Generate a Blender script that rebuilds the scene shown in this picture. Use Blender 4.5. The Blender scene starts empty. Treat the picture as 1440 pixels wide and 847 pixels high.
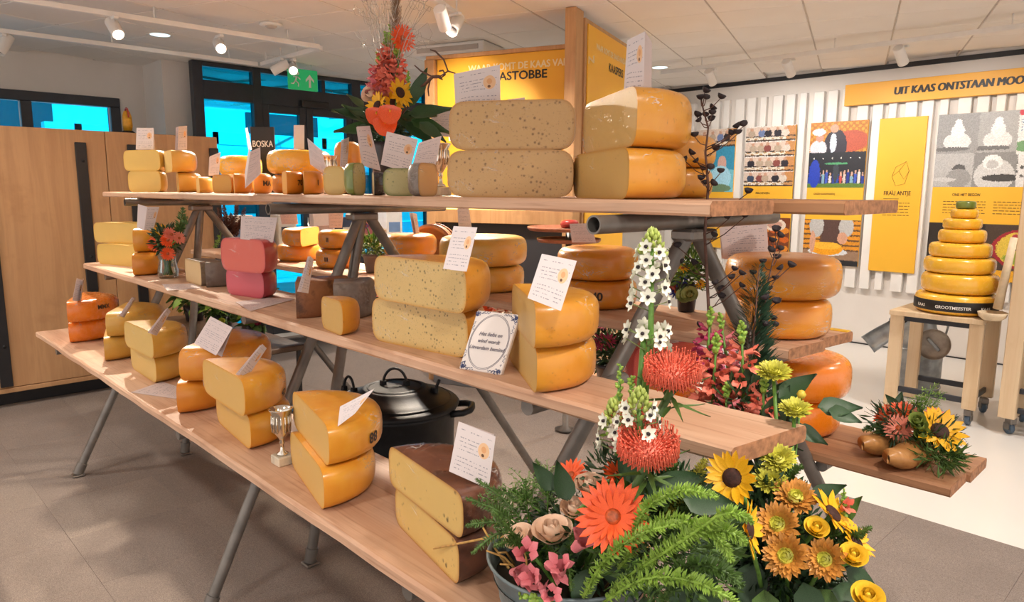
import bpy, math, random
from mathutils import Vector, Matrix
RN = random.Random(11)
PI = math.pi
scene = bpy.context.scene
COL = scene.collection

# ------------------------------------------------------------------ camera
FPX, IW, IH = 1001.3, 1440, 847
CAMH = 1.55
yaw, pit, rol = math.radians(-46.012), math.radians(8.808), math.radians(0.281)
TH = math.radians(20.55)          # the ceiling grid is turned against the walls
_fw = Vector((math.cos(pit)*math.sin(yaw), math.cos(pit)*math.cos(yaw), -math.sin(pit)))
_rt = Vector((math.cos(yaw), -math.sin(yaw), 0))
_up = _rt.cross(_fw)
CR = math.cos(rol)*_rt + math.sin(rol)*_up
CU = -math.sin(rol)*_rt + math.cos(rol)*_up
CAMP = Vector((0, 0, CAMH))
cd = bpy.data.cameras.new('camera')
cd.sensor_fit = 'HORIZONTAL'; cd.sensor_width = 36.0; cd.lens = FPX/IW*36.0
cd.clip_start = 0.05; cd.clip_end = 200
cam = bpy.data.objects.new('camera', cd)
mw = Matrix((CR, CU, -_fw)).transposed().to_4x4(); mw.translation = CAMP
cam.matrix_world = mw
COL.objects.link(cam); scene.camera = cam

# ------------------------------------------------------------------ world, exposure
scene.view_settings.view_transform = 'Standard'
scene.view_settings.look = 'None'
scene.view_settings.exposure = 0.2
scene.view_settings.gamma = 1.0
scene.view_settings.use_curve_mapping = False
w = bpy.data.worlds.new('daylight'); scene.world = w; w.use_nodes = True
bg = w.node_tree.nodes['Background']
bg.inputs[0].default_value = (1.0, 0.93, 0.88, 1); bg.inputs[1].default_value = 1.15
scene.cycles.max_bounces = 7; scene.cycles.diffuse_bounces = 3; scene.cycles.glossy_bounces = 3
scene.cycles.transmission_bounces = 5; scene.cycles.transparent_max_bounces = 12
scene.cycles.sample_clamp_indirect = 4.0
scene.cycles.caustics_reflective = False; scene.cycles.caustics_refractive = False

# ------------------------------------------------------------------ the lamps' strengths (their builders are further down)
SPOT_W = {'shelf': 210.0, 'wall': 48.0, 'mid': 170.0, 'down': 130.0}
def spot(name, loc, tgt, watt, ang=70, blend=.6, col=(1, .84, .66), rad=.035, parent=None):
    l = bpy.data.lights.new(name, 'SPOT'); l.energy = watt; l.spot_size = math.radians(ang); l.spot_blend = blend; l.color = col; l.shadow_soft_size = rad
    o = bpy.data.objects.new(name, l); COL.objects.link(o); o.location = loc
    o.rotation_euler = (Vector(tgt)-Vector(loc)).to_track_quat('-Z', 'Y').to_euler()
    return o
# unseen fill spot, added on the visitor's side to brighten the flowers
spot('spot_beam', (.7, -.3, 2.66), (-.7, 1.0, .95), 75, 48, .8, (1, .93, .86), .05)
sl = bpy.data.lights.new('sun', 'SUN'); sl.energy = 9.0; sl.angle = .02
so = bpy.data.objects.new('sun', sl); COL.objects.link(so); so.rotation_euler = Vector((-.6, .05, -.8)).to_track_quat('-Z', 'Y').to_euler()
# unseen downlight beams without fixtures, several added as fill for floor and ceiling
for x_, y_, k_ in ((-0.6, 4.9, .9), (-3.0, 5.0, .8), (.6, 3.4, 1.0), (-1.6, -.5, .45), (-3.6, -.6, .5), (0.4, 1.2, 1.0), (-3.3, 2.95, 1.3), (-5.2, 5.2, .8), (-5.3, -.6, .7), (-5.0, .8, .4), (-6.2, 3.6, 1.0)):
    spot('downlight_beam', (x_, y_, 2.74), (x_, y_, 0), SPOT_W['down']*k_, 130, .9, (1, .95, .9) if x_ > -3.1 and y_ > 2 else (1, .9, .8), .07)

# ------------------------------------------------------------------ helpers
def ray(x, y): return CR*((x-IW/2)/FPX) - CU*((y-IH/2)/FPX) + _fw
def pz(x, y, z): d = ray(x, y); return CAMP + d*((z-CAMH)/d.z)
def py(x, y, Y): d = ray(x, y); return CAMP + d*(Y/d.y)
def px(x, y, X): d = ray(x, y); return CAMP + d*(X/d.x)
def depth(p): return (Vector(p)-CAMP).dot(_fw)
def lin(h):
    h = h.lstrip('#'); c = [int(h[i:i+2], 16)/255 for i in (0, 2, 4)]
    return tuple((v/12.92 if v <= .04045 else ((v+.055)/1.055)**2.4) for v in c)+(1,)

class G:
    """small node-graph builder"""
    def __init__(s, name):
        s.m = bpy.data.materials.new(name); s.m.use_nodes = True
        s.t = s.m.node_tree; s.t.nodes.clear()
        s.out = s.n('ShaderNodeOutputMaterial')
    def n(s, typ, **kw):
        nd = s.t.nodes.new(typ)
        for k, v in kw.items(): setattr(nd, k, v)
        return nd
    def set(s, sock, v):
        if hasattr(v, 'links') or isinstance(v, bpy.types.NodeSocket): s.t.links.new(v, sock)
        else: sock.default_value = v
    def math(s, op, a, b=0.0, c=None):
        nd = s.n('ShaderNodeMath', operation=op); s.set(nd.inputs[0], a); s.set(nd.inputs[1], b)
        if c is not None: s.set(nd.inputs[2], c)
        return nd.outputs[0]
    def mix(s, f, a, b):
        nd = s.n('ShaderNodeMix', data_type='RGBA'); s.set(nd.inputs[0], f); s.set(nd.inputs[6], a); s.set(nd.inputs[7], b)
        return nd.outputs[2]
    def coord(s, kind='Object'): return s.n('ShaderNodeTexCoord').outputs[kind]
    def map(s, v, scale=(1, 1, 1), loc=(0, 0, 0)):
        nd = s.n('ShaderNodeMapping'); s.set(nd.inputs[0], v); nd.inputs[1].default_value = loc; nd.inputs[3].default_value = scale
        return nd.outputs[0]
    def noise(s, v, scale, detail=3, rough=.55, dist=0):
        nd = s.n('ShaderNodeTexNoise'); s.set(nd.inputs['Vector'], v); nd.inputs['Scale'].default_value = scale
        nd.inputs['Detail'].default_value = detail; nd.inputs['Roughness'].default_value = rough; nd.inputs['Distortion'].default_value = dist
        return nd.outputs[0]
    def voro(s, v, scale, feature='F1', rnd=1.0):
        nd = s.n('ShaderNodeTexVoronoi', feature=feature); s.set(nd.inputs['Vector'], v); nd.inputs['Scale'].default_value = scale
        nd.inputs['Randomness'].default_value = rnd
        return nd
    def ramp(s, v, lo, hi):
        nd = s.n('ShaderNodeMapRange', interpolation_type='SMOOTHSTEP'); s.set(nd.inputs[0], v); nd.inputs[1].default_value = lo; nd.inputs[2].default_value = hi
        return nd.outputs[0]
    def bump(s, h, strength, dist=.002):
        nd = s.n('ShaderNodeBump'); nd.inputs['Strength'].default_value = strength; nd.inputs['Distance'].default_value = dist
        s.set(nd.inputs['Height'], h); return nd.outputs[0]
    def bsdf(s, col, rough=.5, metal=0, spec=.5, coat=0, normal=None, sss=0, trans=0, alpha=None, emis=None, estr=0, coatn=None, cr=.1):
        b = s.n('ShaderNodeBsdfPrincipled'); s.set(b.inputs['Base Color'], col); s.set(b.inputs['Roughness'], rough)
        b.inputs['Metallic'].default_value = metal; b.inputs['Specular IOR Level'].default_value = spec
        b.inputs['Coat Weight'].default_value = coat; b.inputs['Coat Roughness'].default_value = cr
        if normal is not None: s.set(b.inputs['Normal'], normal)
        if coatn is not None: s.set(b.inputs['Coat Normal'], coatn)
        if sss: b.inputs['Subsurface Weight'].default_value = sss; b.inputs['Subsurface Radius'].default_value = (.02, .01, .004); b.inputs['Subsurface Scale'].default_value = .6
        if trans: b.inputs['Transmission Weight'].default_value = trans
        if alpha is not None: s.set(b.inputs['Alpha'], alpha)
        if emis: b.inputs['Emission Color'].default_value = emis; b.inputs['Emission Strength'].default_value = estr
        s.t.links.new(b.outputs[0], s.out.inputs[0]); return b

_mc = {}
def mat(name, col, rough=.5, var=.12, scale=30, bump=0, bscale=80, **kw):
    if name in _mc: return _mc[name]
    g = G(name); c = lin(col) if isinstance(col, str) else col
    v = g.coord()
    f = g.noise(v, scale)
    dk = tuple(x*(1-var*1.3) for x in c[:3])+(1,); lt = tuple(min(1, x*(1+var)) for x in c[:3])+(1,)
    nrm = g.bump(g.noise(v, bscale, 4), bump) if bump else None
    g.bsdf(g.mix(g.ramp(f, .3, .7), dk, lt), rough, normal=nrm, **kw)
    _mc[name] = g.m; return g.m

class MB:
    def __init__(s): s.v = []; s.f = []; s.uv = None
    def add(s, vs, fs, M=None):
        o = len(s.v)
        s.v += [tuple(M @ Vector(p)) if M is not None else tuple(p) for p in vs]
        s.f += [tuple(i+o for i in f) for f in fs]; return s
    def box(s, a, b, M=None):
        x0, y0, z0 = a; x1, y1, z1 = b
        return s.add([(x0, y0, z0), (x1, y0, z0), (x1, y1, z0), (x0, y1, z0), (x0, y0, z1), (x1, y0, z1), (x1, y1, z1), (x0, y1, z1)],
              [(0, 3, 2, 1), (4, 5, 6, 7), (0, 1, 5, 4), (1, 2, 6, 5), (2, 3, 7, 6), (3, 0, 4, 7)], M)
    def bbox(s, a, b, c=.004, M=None):
        """box with chamfered edges"""
        a = Vector(a); b = Vector(b); ce = (a+b)/2; hx, hy, hz = (b-a)/2; c = min(c, hx*.9, hy*.9, hz*.9)
        vs = []; idx = {}
        for sx in (-1, 1):
            for sy in (-1, 1):
                for sz in (-1, 1):
                    for k, d in enumerate(((0, c, c), (c, 0, c), (c, c, 0))):
                        idx[(sx, sy, sz, k)] = len(vs)
                        vs.append((ce.x+sx*(hx-d[0]), ce.y+sy*(hy-d[1]), ce.z+sz*(hz-d[2])))
        I = lambda x, y, z, k: idx[(x, y, z, k)]
        fs = []
        for q in (-1, 1):
            f0 = [I(q, -1, -1, 0), I(q, 1, -1, 0), I(q, 1, 1, 0), I(q, -1, 1, 0)]
            f1 = [I(-1, q, -1, 1), I(-1, q, 1, 1), I(1, q, 1, 1), I(1, q, -1, 1)]
            f2 = [I(-1, -1, q, 2), I(1, -1, q, 2), I(1, 1, q, 2), I(-1, 1, q, 2)]
            for f in (f0, f1, f2): fs.append(tuple(f if q > 0 else f[::-1]))
        for p in (-1, 1):
            for q in (-1, 1):
                fs.append((I(p, q, -1, 0), I(p, q, 1, 0), I(p, q, 1, 1), I(p, q, -1, 1)))
                fs.append((I(p, -1, q, 0), I(p, 1, q, 0), I(p, 1, q, 2), I(p, -1, q, 2)))
                fs.append((I(-1, p, q, 1), I(1, p, q, 1), I(1, p, q, 2), I(-1, p, q, 2)))
        for x in (-1, 1):
            for y in (-1, 1):
                for z in (-1, 1): fs.append((I(x, y, z, 0), I(x, y, z, 1), I(x, y, z, 2)))
        return s.add(vs, fs, M)
    def tube(s, path, r, n=10, cap=True, closed=False):
        P = [Vector(p) for p in path]; m = len(P); rr = r if isinstance(r, (list, tuple)) else [r]*m
        o = len(s.v); t0 = (P[1]-P[0]).normalized(); u = t0.orthogonal().normalized(); 
        for i, p in enumerate(P):
            if closed: t = (P[(i+1) % m]-P[i-1]).normalized()
            else: t = (P[min(i+1, m-1)]-P[max(i-1, 0)]).normalized()
            u = (u - t*u.dot(t)).normalized(); w_ = t.cross(u)
            for k in range(n):
                a = 2*PI*k/n; s.v.append(tuple(p+(u*math.cos(a)+w_*math.sin(a))*rr[i]))
        for i in range(m if closed else m-1):
            j = (i+1) % m
            for k in range(n): s.f.append((o+i*n+k, o+i*n+(k+1) % n, o+j*n+(k+1) % n, o+j*n+k))
        if cap and not closed:
            s.f.append(tuple(o+k for k in range(n))[::-1]); s.f.append(tuple(o+(m-1)*n+k for k in range(n)))
        return s
    def lathe(s, prof, n=32, M=None, a0=0, a1=2*PI):
        full = abs(a1-a0-2*PI) < 1e-6; m = n if full else n+1; vs = []; fs = []
        for k in range(m):
            a = a0+(a1-a0)*k/n
            for r_, z in prof: vs.append((r_*math.cos(a), r_*math.sin(a), z))
        L = len(prof)
        for k in range(n):
            j = (k+1) % m
            for i in range(L-1): fs.append((k*L+i, j*L+i, j*L+i+1, k*L+i+1))
        return s.add(vs, fs, M)
    def mesh(s, name, smooth=True):
        me = bpy.data.meshes.new(name); me.from_pydata(s.v, [], s.f)
        if smooth: me.polygons.foreach_set('use_smooth', [True]*len(me.polygons))
        me.update(); return me

def link(name, me, m=None, parent=None, M=None, smooth_angle=None):
    o = bpy.data.objects.new(name, me); COL.objects.link(o)
    if m is not None and len(me.materials) == 0: me.materials.append(m)
    if parent is not None: o.parent = parent
    if M is not None: o.matrix_basis = M
    return o
def obj(name, mb, m, parent=None, smooth=True, loc=None, M=None, angle=None):
    """ONE mesh object; for a top-level one loc moves its origin to the thing's base"""
    if loc is not None and parent is None: mb.v = [(x-loc[0], y-loc[1], z-loc[2]) for x, y, z in mb.v]
    me = mb.mesh(name, smooth)
    if smooth and angle is not None: me.set_sharp_from_angle(angle=math.radians(angle))
    o = link(name, me, m, parent, M)
    if loc is not None and parent is None: o.location = loc
    return o
def thing(name, label, cat, loc=(0, 0, 0), rotz=0, group=None):
    o = bpy.data.objects.new(name, None); COL.objects.link(o); o.empty_display_size = .05
    o.location = loc; o.rotation_euler = (0, 0, rotz); return tag(o, label, cat, group)
def tag(o, label, cat, group=None):
    o['label'] = label; o['category'] = cat
    if group: o['group'] = group
    return o
def struct(o): o['kind'] = 'structure'; return o
def stuff(o): o['kind'] = 'stuff'; return o
def frame(p, z, x=None):
    """matrix at p with local z along z"""
    z = Vector(z).normalized(); x = Vector(x) if x is not None else z.orthogonal()
    x = (x-z*x.dot(z)).normalized(); y = z.cross(x)
    M = Matrix((x, y, z)).transposed().to_4x4(); M.translation = Vector(p); return M
def copy_tree(o, parent=None):
    c = o.copy(); COL.objects.link(c)
    if parent is not None: c.parent = parent
    for ch in o.children: copy_tree(ch, c)
    return c
_txt = {}
def text_geo(s_, size=1.0, bold=0.0, shear=0.0):
    key = (s_, bold, shear)
    if key not in _txt:
        cu = bpy.data.curves.new('lettering', 'FONT'); cu.body = s_; cu.size = 1; cu.offset = bold; cu.shear = shear; cu.align_x = 'CENTER'; cu.align_y = 'CENTER'; cu.resolution_u = 3
        o = bpy.data.objects.new('lettering', cu); COL.objects.link(o); bpy.context.view_layer.update()
        me = bpy.data.meshes.new_from_object(o.evaluated_get(bpy.context.evaluated_depsgraph_get()))
        _txt[key] = ([tuple(v.co) for v in me.vertices], [tuple(p.vertices) for p in me.polygons])
        bpy.data.objects.remove(o); bpy.data.curves.remove(cu); bpy.data.meshes.remove(me)
    vs, fs = _txt[key]
    return [(x*size, y*size, z*size) for x, y, z in vs], fs
def text_on(s_, size, m, parent, p, xd, yd, bold=.02, shear=0, width=None, name='lettering'):
    """flat lettering laid on a surface at p, reading along xd, up along yd (parent-local)"""
    vs, fs = text_geo(s_, size, 0, shear)
    if width:
        ww = max(v[0] for v in vs)-min(v[0] for v in vs); k = width/ww; vs = [(x*k, y, z) for x, y, z in vs]
    xd = Vector(xd).normalized(); yd = Vector(yd).normalized(); nd = xd.cross(yd); p = Vector(p)
    mb = MB()
    for k, (ox, oy) in enumerate(((0, 0), (bold, 0), (-bold, 0), (0, bold), (0, -bold)) if bold else ((0, 0),)): mb.add([p+xd*(x+ox*size)+yd*(y+oy*size*.7)+nd*(.0012+.00018*k) for x, y, z in vs], fs)
    return obj(name, mb, m, parent, smooth=False)
_pr = random.Random(2)
def painted(name, w_, h_, nx, ny, fn, M, parent, rough=.4):
    """flat print: a fine grid in local XZ facing -Y whose faces carry the print's colours"""
    vs = []; fs = []; cols = []
    for j in range(ny+1):
        for i in range(nx+1): vs.append((w_*(i/nx-.5), 0, h_*j/ny))
    for j in range(ny):
        for i in range(nx):
            a = j*(nx+1)+i; fs.append((a, a+1, a+nx+2, a+nx+1)); c = fn((i+.5)/nx+_pr.uniform(-.006, .006), (j+.5)/ny+_pr.uniform(-.006, .006)); q_ = .86+.28*_pr.random(); c = (c[0]*q_, c[1]*q_, c[2]*q_); cols += [c[0], c[1], c[2], 1]*4
    me = bpy.data.meshes.new(name); me.from_pydata(vs, [], fs)
    ca = me.color_attributes.new('print', 'FLOAT_COLOR', 'CORNER'); ca.data.foreach_set('color', cols)
    me.materials.append(PRINT()); return link(name, me, None, parent, M)
def PRINT():
    if 'print' in _mc: return _mc['print']
    g = G('printed_paper'); a = g.n('ShaderNodeAttribute', attribute_name='print'); g.bsdf(a.outputs[0], .45); _mc['print'] = g.m; return g.m
# ------------------------------------------------------------------ materials
def wood_mat(name, c1, c2, c3, axis=0, rough=.55, gs=1.0, knots=.5, bump=.25):
    if name in _mc: return _mc[name]
    g = G(name); v = g.coord()
    sc = [14*gs]*3; sc[axis] = .9*gs
    fine = [130*gs]*3; fine[axis] = 4*gs
    w1 = g.noise(g.map(v, tuple(sc)), 1.0, 4, .6, .8); w2 = g.noise(g.map(v, tuple(fine)), 1.0, 2)
    c = g.mix(g.ramp(w1, .35, .68), lin(c1), lin(c2))
    c = g.mix(g.math('MULTIPLY', g.ramp(w2, .5, .8), knots), c, lin(c3))
    blot = g.noise(v, 3.2*gs, 4, .65)
    c = g.mix(g.math('MULTIPLY', g.ramp(blot, .52, .75), .45), c, lin(c3))
    g.bsdf(c, rough, normal=g.bump(g.math('ADD', w1, g.math('MULTIPLY', w2, .6)), bump, .003)); _mc[name] = g.m; return g.m
PLANK = wood_mat('scaffold_board', '#D9B497', '#C79C7E', '#96664A')
PLANKD = wood_mat('scaffold_board_brown', '#B4855F', '#9C6E4E', '#71492F')
OAK = wood_mat('oak_veneer', '#C89B6E', '#BC8F64', '#A87C54', axis=2, rough=.5, knots=.18, bump=.05, gs=1.4)
PINE = wood_mat('pale_plywood', '#DCC3A0', '#D2B48E', '#BE9C70', axis=2, rough=.5, knots=.2, bump=.08)
RAWEDGE = mat('raw_board_end', '#A2714F', .8, .25, 60, .4)
STEEL = mat('galvanised_tube', '#7E7872', .42, .14, 12, .12, 60, metal=.55)
BLACKM = mat('black_metal', '#201E20', .45, .1, 20)
IRON = mat('cast_iron', '#1A1B1E', .5, .25, 25, .25, 140, metal=.25)
WHITE = mat('white_paint', '#EDE8E2', .55, .03, 4)
WALLW = mat('wall_plaster', '#E4DCD4', .75, .02, 3)
DARKF = mat('dark_window_frame', '#2A2C34', .4, .1, 10)
YEL = mat('yellow_board', '#F2B632', .5, .02, 2)
BLK = mat('black_print', '#1A1513', .5, .05, 10)
WPRINT = mat('white_print', '#F6E3B4', .5, .02, 10)
GREYF = mat('grey_ink', '#8A8078', .6, .05, 10)
CHROME = mat('polished_silver', '#E3DCD0', .14, .03, 10, metal=1.0)
PAPER = mat('plain_paper', '#DCCFCB', .7, .03, 12)
CERAM = mat('dark_glazed_pot', '#2B2528', .3, .15, 12)

def ceiling_tile_mat():
    g = G('mineral_tile'); v = g.coord()
    f = g.noise(v, 160, 2); f2 = g.noise(v, 1.3, 2)
    g.bsdf(g.mix(g.ramp(f2, .3, .7), lin('#EDE6DF'), lin('#F4EEE8')), .85, normal=g.bump(f, .15, .002)); return g.m
TILE = ceiling_tile_mat()
GRIDM = mat('ceiling_grid', '#BDB2A8', .6, .05, 10)
def carpet_mat(name, a, b):
    g = G(name); v = g.coord(); n1 = g.noise(v, 420, 2); n2 = g.noise(g.map(v, (260, 30, 60)), 1, 3); n3 = g.noise(v, 2.5, 3)
    c = g.mix(g.ramp(n1, .3, .7), lin(a), lin(b)); c = g.mix(g.math('MULTIPLY', g.ramp(n3, .35, .75), .3), c, lin(a))
    g.bsdf(c, .95, spec=.1, normal=g.bump(g.math('ADD', n1, n2), .5, .003)); return g.m
CARP = carpet_mat('carpet_tile', '#716660', '#998D84'); CARP2 = carpet_mat('carpet_tile_light', '#756A62', '#9D9188')
def floor_mat():
    g = G('white_cast_floor'); v = g.coord(); n = g.noise(v, 1.2, 4)
    g.bsdf(g.mix(n, lin('#E6E1DA'), lin('#DAD6D0')), g.math('ADD', g.math('MULTIPLY', n, .2), .12), spec=.5); return g.m
WFLOOR = floor_mat()
def glass_mat(name, tint, rough=0.0):
    g = G(name); tr = g.n('ShaderNodeBsdfTransparent'); tr.inputs[0].default_value = tint
    gl = g.n('ShaderNodeBsdfGlossy'); gl.inputs[0].default_value = (.9, .95, 1, 1); gl.inputs[1].default_value = .02
    fr = g.n('ShaderNodeFresnel'); fr.inputs[0].default_value = 1.45; mx = g.n('ShaderNodeMixShader')
    g.t.links.new(g.math('MULTIPLY', fr.outputs[0], .7), mx.inputs[0]); g.t.links.new(tr.outputs[0], mx.inputs[1]); g.t.links.new(gl.outputs[0], mx.inputs[2])
    g.t.links.new(mx.outputs[0], g.out.inputs[0]); return g.m
BLUEGLASS = glass_mat('blue_tinted_glass', (.03, .70, .97, 1))
CLEAR = glass_mat('clear_glass', (.93, .96, .93, 1))
LAMP = G('lamp_lens'); LAMP.bsdf((1, .95, .85, 1), .4, emis=(1, .9, .75, 1), estr=14); LAMP = LAMP.m
LED = G('led_strip'); LED.bsdf((1, .9, .5, 1), .4, emis=(1, .74, .2, 1), estr=2.2); LED = LED.m
COOL = G('cool_downlight'); COOL.bsdf((.8, .95, 1, 1), .4, emis=(.65, .92, 1, 1), estr=1.3); COOL = COOL.m

# ------------------------------------------------------------------ room shell
CZ = 2.78
fl = struct(obj('floor', MB().box((-9, -2.5, -.12), (6, 7.62, 0)), WFLOOR, smooth=False))
for i in range(-14, 5):
    for j in range(-2, 8):
        x0, y0 = i*.5, -.35+j*.5
        if i > -2 and j < 1: continue
        obj('carpet_tile', MB().bbox((x0+.0003, y0+.0003, .0002), (x0+.4997, min(y0+.4997, 3.65), .006), .0006), CARP if (i*7+j*3) % 5 else CARP2, fl, smooth=False)
bx = MB().box((-14*.5, -1.85, .0002), (5.5, -1.35, .0058)); bx.box((-1, -1.35, .0002), (5.5, .15, .0058)); bx.box((2.5, .15, .0002), (5.5, 3.65, .0058))
stuff(obj('carpet_strip', bx, CARP, fl, smooth=False))
# ceiling: slab, T-bars and lay-in tiles on a grid turned against the walls
ce = struct(obj('ceiling', MB().box((-9.2, -2.5, CZ+.03), (6, 7.9, CZ+.15)), WHITE, smooth=False))
Mg = Matrix.Rotation(TH, 4, 'Z')
tu, tv, u0, v0 = .575, .555, -.40, 4.74
bars = MB()
tl = MB().bbox((.006, .006, 0), (tu-.006, tv-.006, .02), .004).mesh('ceiling_tile', False); tl.materials.append(TILE)
cnt = 0; far = MB()
for i in range(-13, 12):
    for j in range(-11, 9):
        u, v_ = u0+i*tu, v0+j*tv; c = Mg @ Vector((u+tu/2, v_+tv/2, CZ))
        if not (-8.0 < c.x < 5.6 and -2.2 < c.y < 7.45): continue
        d = c-CAMP; dz = d.dot(_fw); X = IW/2+FPX*d.dot(CR)/dz if dz > .1 else -9999; Y = IH/2-FPX*d.dot(CU)/dz if dz > .1 else -9999
        if dz > .4 and -120 < X < 1560 and -90 < Y < 200 and cnt < 295:
            link('ceiling_tile', tl, None, ce, Mg @ Matrix.Translation((u, v_, CZ))); cnt += 1
        else: far.bbox((u+.006, v_+.006, CZ), (u+tu-.006, v_+tv-.006, CZ+.02), .004, Mg)
stuff(obj('ceiling_tile_field', far, TILE, ce, smooth=False))
for i in range(-14, 13): bars.box((u0+i*tu-.008, -4, CZ+.004), (u0+i*tu+.008, 9.5, CZ+.03), Mg)
for j in range(-13, 11): bars.box((-8.5, v0+j*tv-.008, CZ+.0045), (7, v0+j*tv+.008, CZ+.0295), Mg)
stuff(obj('ceiling_grid', bars, GRIDM, ce, smooth=False))
# far wall with its white slats
wb = struct(obj('wall_back', MB().box((-9, 7.62, 0), (6, 7.8, CZ+.03)), WALLW, smooth=False))
ZS = .58
for k in range(30):
    x0 = -5.4+k*.148
    wdt = (.095, .07, .105)[k % 3]
    obj('slat', MB().bbox((x0, 7.565, ZS), (x0+wdt, 7.6198, 2.58), .004), WHITE, wb, smooth=False)
struct(obj('trim_1', MB().bbox((-9, 7.60, CZ-.045), (6, 7.6199, CZ+.0), .003), BLACKM, smooth=False))
struct(obj('baseboard_back', MB().bbox((-9, 7.605, 0.0), (6, 7.6199, .012), .002), BLACKM, smooth=False))
# left wall with the ribbon window
wl = MB(); XW = -8.0
wl.box((XW-.15, -2.5, 0), (XW, 2.5, 1.25)); wl.box((XW-.15, -2.5, 2.44), (XW, 2.5, CZ+.03)); wl.box((XW-.15, 2.26, 1.25), (XW, 2.5, 2.44)); wl.box((XW-.15, -2.5, 1.25), (XW, -1.6, 2.44))
struct(obj('wall_left', wl, WALLW, smooth=False))
w1 = struct(thing('window_1', '', '', (XW, .3, 1.25))); del w1['label'], w1['category']
fm = MB(); fm.bbox((-.1, -1.9, 0), (.02, 1.96, .09)); fm.bbox((-.1, -1.9, 1.10), (.02, 1.96, 1.19)); fm.bbox((-.1, 1.87, .0905), (.02, 1.96, 1.0995))
for y_ in (-.35, 1.42-.3): fm.bbox((-.1, y_, .0905), (.02, y_+.09, 1.0995))
obj('window_frame', fm, DARKF, w1, smooth=False)
for a, b in ((-.255, 1.115), (1.215, 1.865), (-1.9, -.355)): obj('pane', MB().box((-.05, a, .092), (-.042, b, 1.098)), BLUEGLASS, w1, smooth=False)
# column beside the doors, and the glazed entrance
XD = -7.25
struct(obj('wall_column', MB().box((-8.0, 2.5, 0), (-7.45, 2.78, CZ+.02)), WALLW, smooth=False))
struct(obj('wall_entrance', MB().box((XD-.1, 5.6, 0), (XD, 7.62, CZ+.02)), WALLW, smooth=False))
dr = struct(thing('door_1', '', '', (XD, 2.78, 0))); del dr['label'], dr['category']
def yz(x, y): p = px(x, y, XD); return p.y-2.78, p.z
frm = MB()
Y_ = [yz(a, 200)[0] for a in (278, 289, 358, 369.5, 424, 430.5, 431.5, 442.5, 495, 507)]
zt0 = yz(320, 116)[1]; zt1 = yz(320, 142)[1]; YE = 2.82
def fr_box(y0, y1, z0, z1, dx=.06): frm.bbox((-dx, y0, z0), (.03, y1, z1), .004)
fr_box(Y_[0]-.02, Y_[1], 0, CZ-.004); fr_box(Y_[2], Y_[3], 0, CZ-.004); fr_box(Y_[8], Y_[9], 0, CZ-.004); fr_box(YE-.12, YE, 0, CZ-.004); fr_box(1.92, 2.02, 0, CZ-.004)
for a, b in ((Y_[1], Y_[2]), (Y_[3], Y_[8]), (Y_[9], 1.92), (2.02, YE-.12)):
    fr_box(a, b, zt1, zt0); fr_box(a, b, CZ-.05, CZ-.005); fr_box(a, b, 0.0, .12)
ym = yz(453, 118)[0]; fr_box(ym-.02, ym+.02, zt0, CZ-.05)
obj('door_frame', frm, DARKF, dr, smooth=False)
def leaf(y0, y1):
    m = MB(); t = .075
    m.bbox((-.05, y0, .12), (.02, y0+t, zt1)); m.bbox((-.05, y1-t, .12), (.02, y1, zt1)); m.bbox((-.0495, y0+t, .12), (.0195, y1-t, .26)); m.bbox((-.0495, y0+t, zt1-.08), (.0195, y1-t, zt1))
    o = obj('door_leaf', m, DARKF, dr, smooth=False)
    obj('door_pane', MB().box((-.02, y0+t, .26), (-.012, y1-t, zt1-.08)), BLUEGLASS, o, smooth=False)
    obj('door_handle', MB().tube([(.05, y1-.04 if y0 < .9 else y0+.04, .8), (.05, y1-.04 if y0 < .9 else y0+.04, 1.25)], .012), CHROME, o)
leaf(Y_[3]+.002, Y_[5]); leaf(Y_[6], Y_[8]-.002)
for a, b in ((Y_[1], Y_[2]), (Y_[9], 1.92), (2.02, YE-.12)): obj('door_side_pane', MB().box((-.03, a, .12), (-.022, b, zt1)), BLUEGLASS, dr, smooth=False)
for a, b in ((Y_[1], Y_[2]), (Y_[3], ym-.02), (ym+.02, Y_[8]), (Y_[9], 1.92), (2.02, YE-.12)): obj('transom_pane', MB().box((-.03, a, zt0), (-.022, b, CZ-.05)), BLUEGLASS, dr, smooth=False)
cl = yz(435, 147); obj('door_closer', MB().bbox((.03, cl[0]-.12, zt1+.0), (.075, cl[0]+.2, zt1+.07), .006), BLACKM, dr, smooth=False)

# ------------------------------------------------------------------ outside, behind the tinted glass
PAVE = mat('outside_paving', '#B9B6B0', .9, .1, 3); FAC = mat('outside_facade', '#F2F2F0', .8, .05, 1); FDARK = mat('outside_dark', '#3A4248', .6, .1, 1)
struct(obj('trim_2', MB().box((-30, -14, -.2), (-9.0, 22, -.02)), PAVE, smooth=False))
bd = thing('building', 'pale building across the street seen through the blue glass doors', 'building', (-19, 5, 0))
obj('wall', MB().box((-4, -14, -.2), (0, 16, 2.6)), FAC, bd, smooth=False)
obj('upper_wall', MB().box((-4, -14, 2.6), (-.2, 16, 5.0)), FAC, bd, smooth=False)
obj('roof', MB().box((-4.4, -14, 5.0), (.8, 16, 5.4)), FDARK, bd, smooth=False)
GREYB = mat('outside_grey', '#7C8B95', .7, .1, 2)
obj('awning', MB().box((.0, -14, 2.05), (1.1, 16, 2.2)), GREYB, bd, smooth=False); obj('base_band', MB().box((.001, -14, -.2), (.06, 16, .55)), GREYB, bd, smooth=False)  # grey bands added to stand for the darker reflected areas in the glass
for k in range(9): obj('window', MB().box((-.1, -13.5+k*3.3, .9), (.02, -11.9+k*3.3, 2.0)), FDARK, bd, smooth=False); obj('window', MB().box((-.2, -13+k*3.3, 2.75), (-.1, -10.9+k*3.3, 3.6)), FDARK, bd, smooth=False)
cn = thing('entrance_frame', 'white posts and beam standing outside the glass entrance doors', 'canopy', (-9.6, 4.2, 0))
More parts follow.
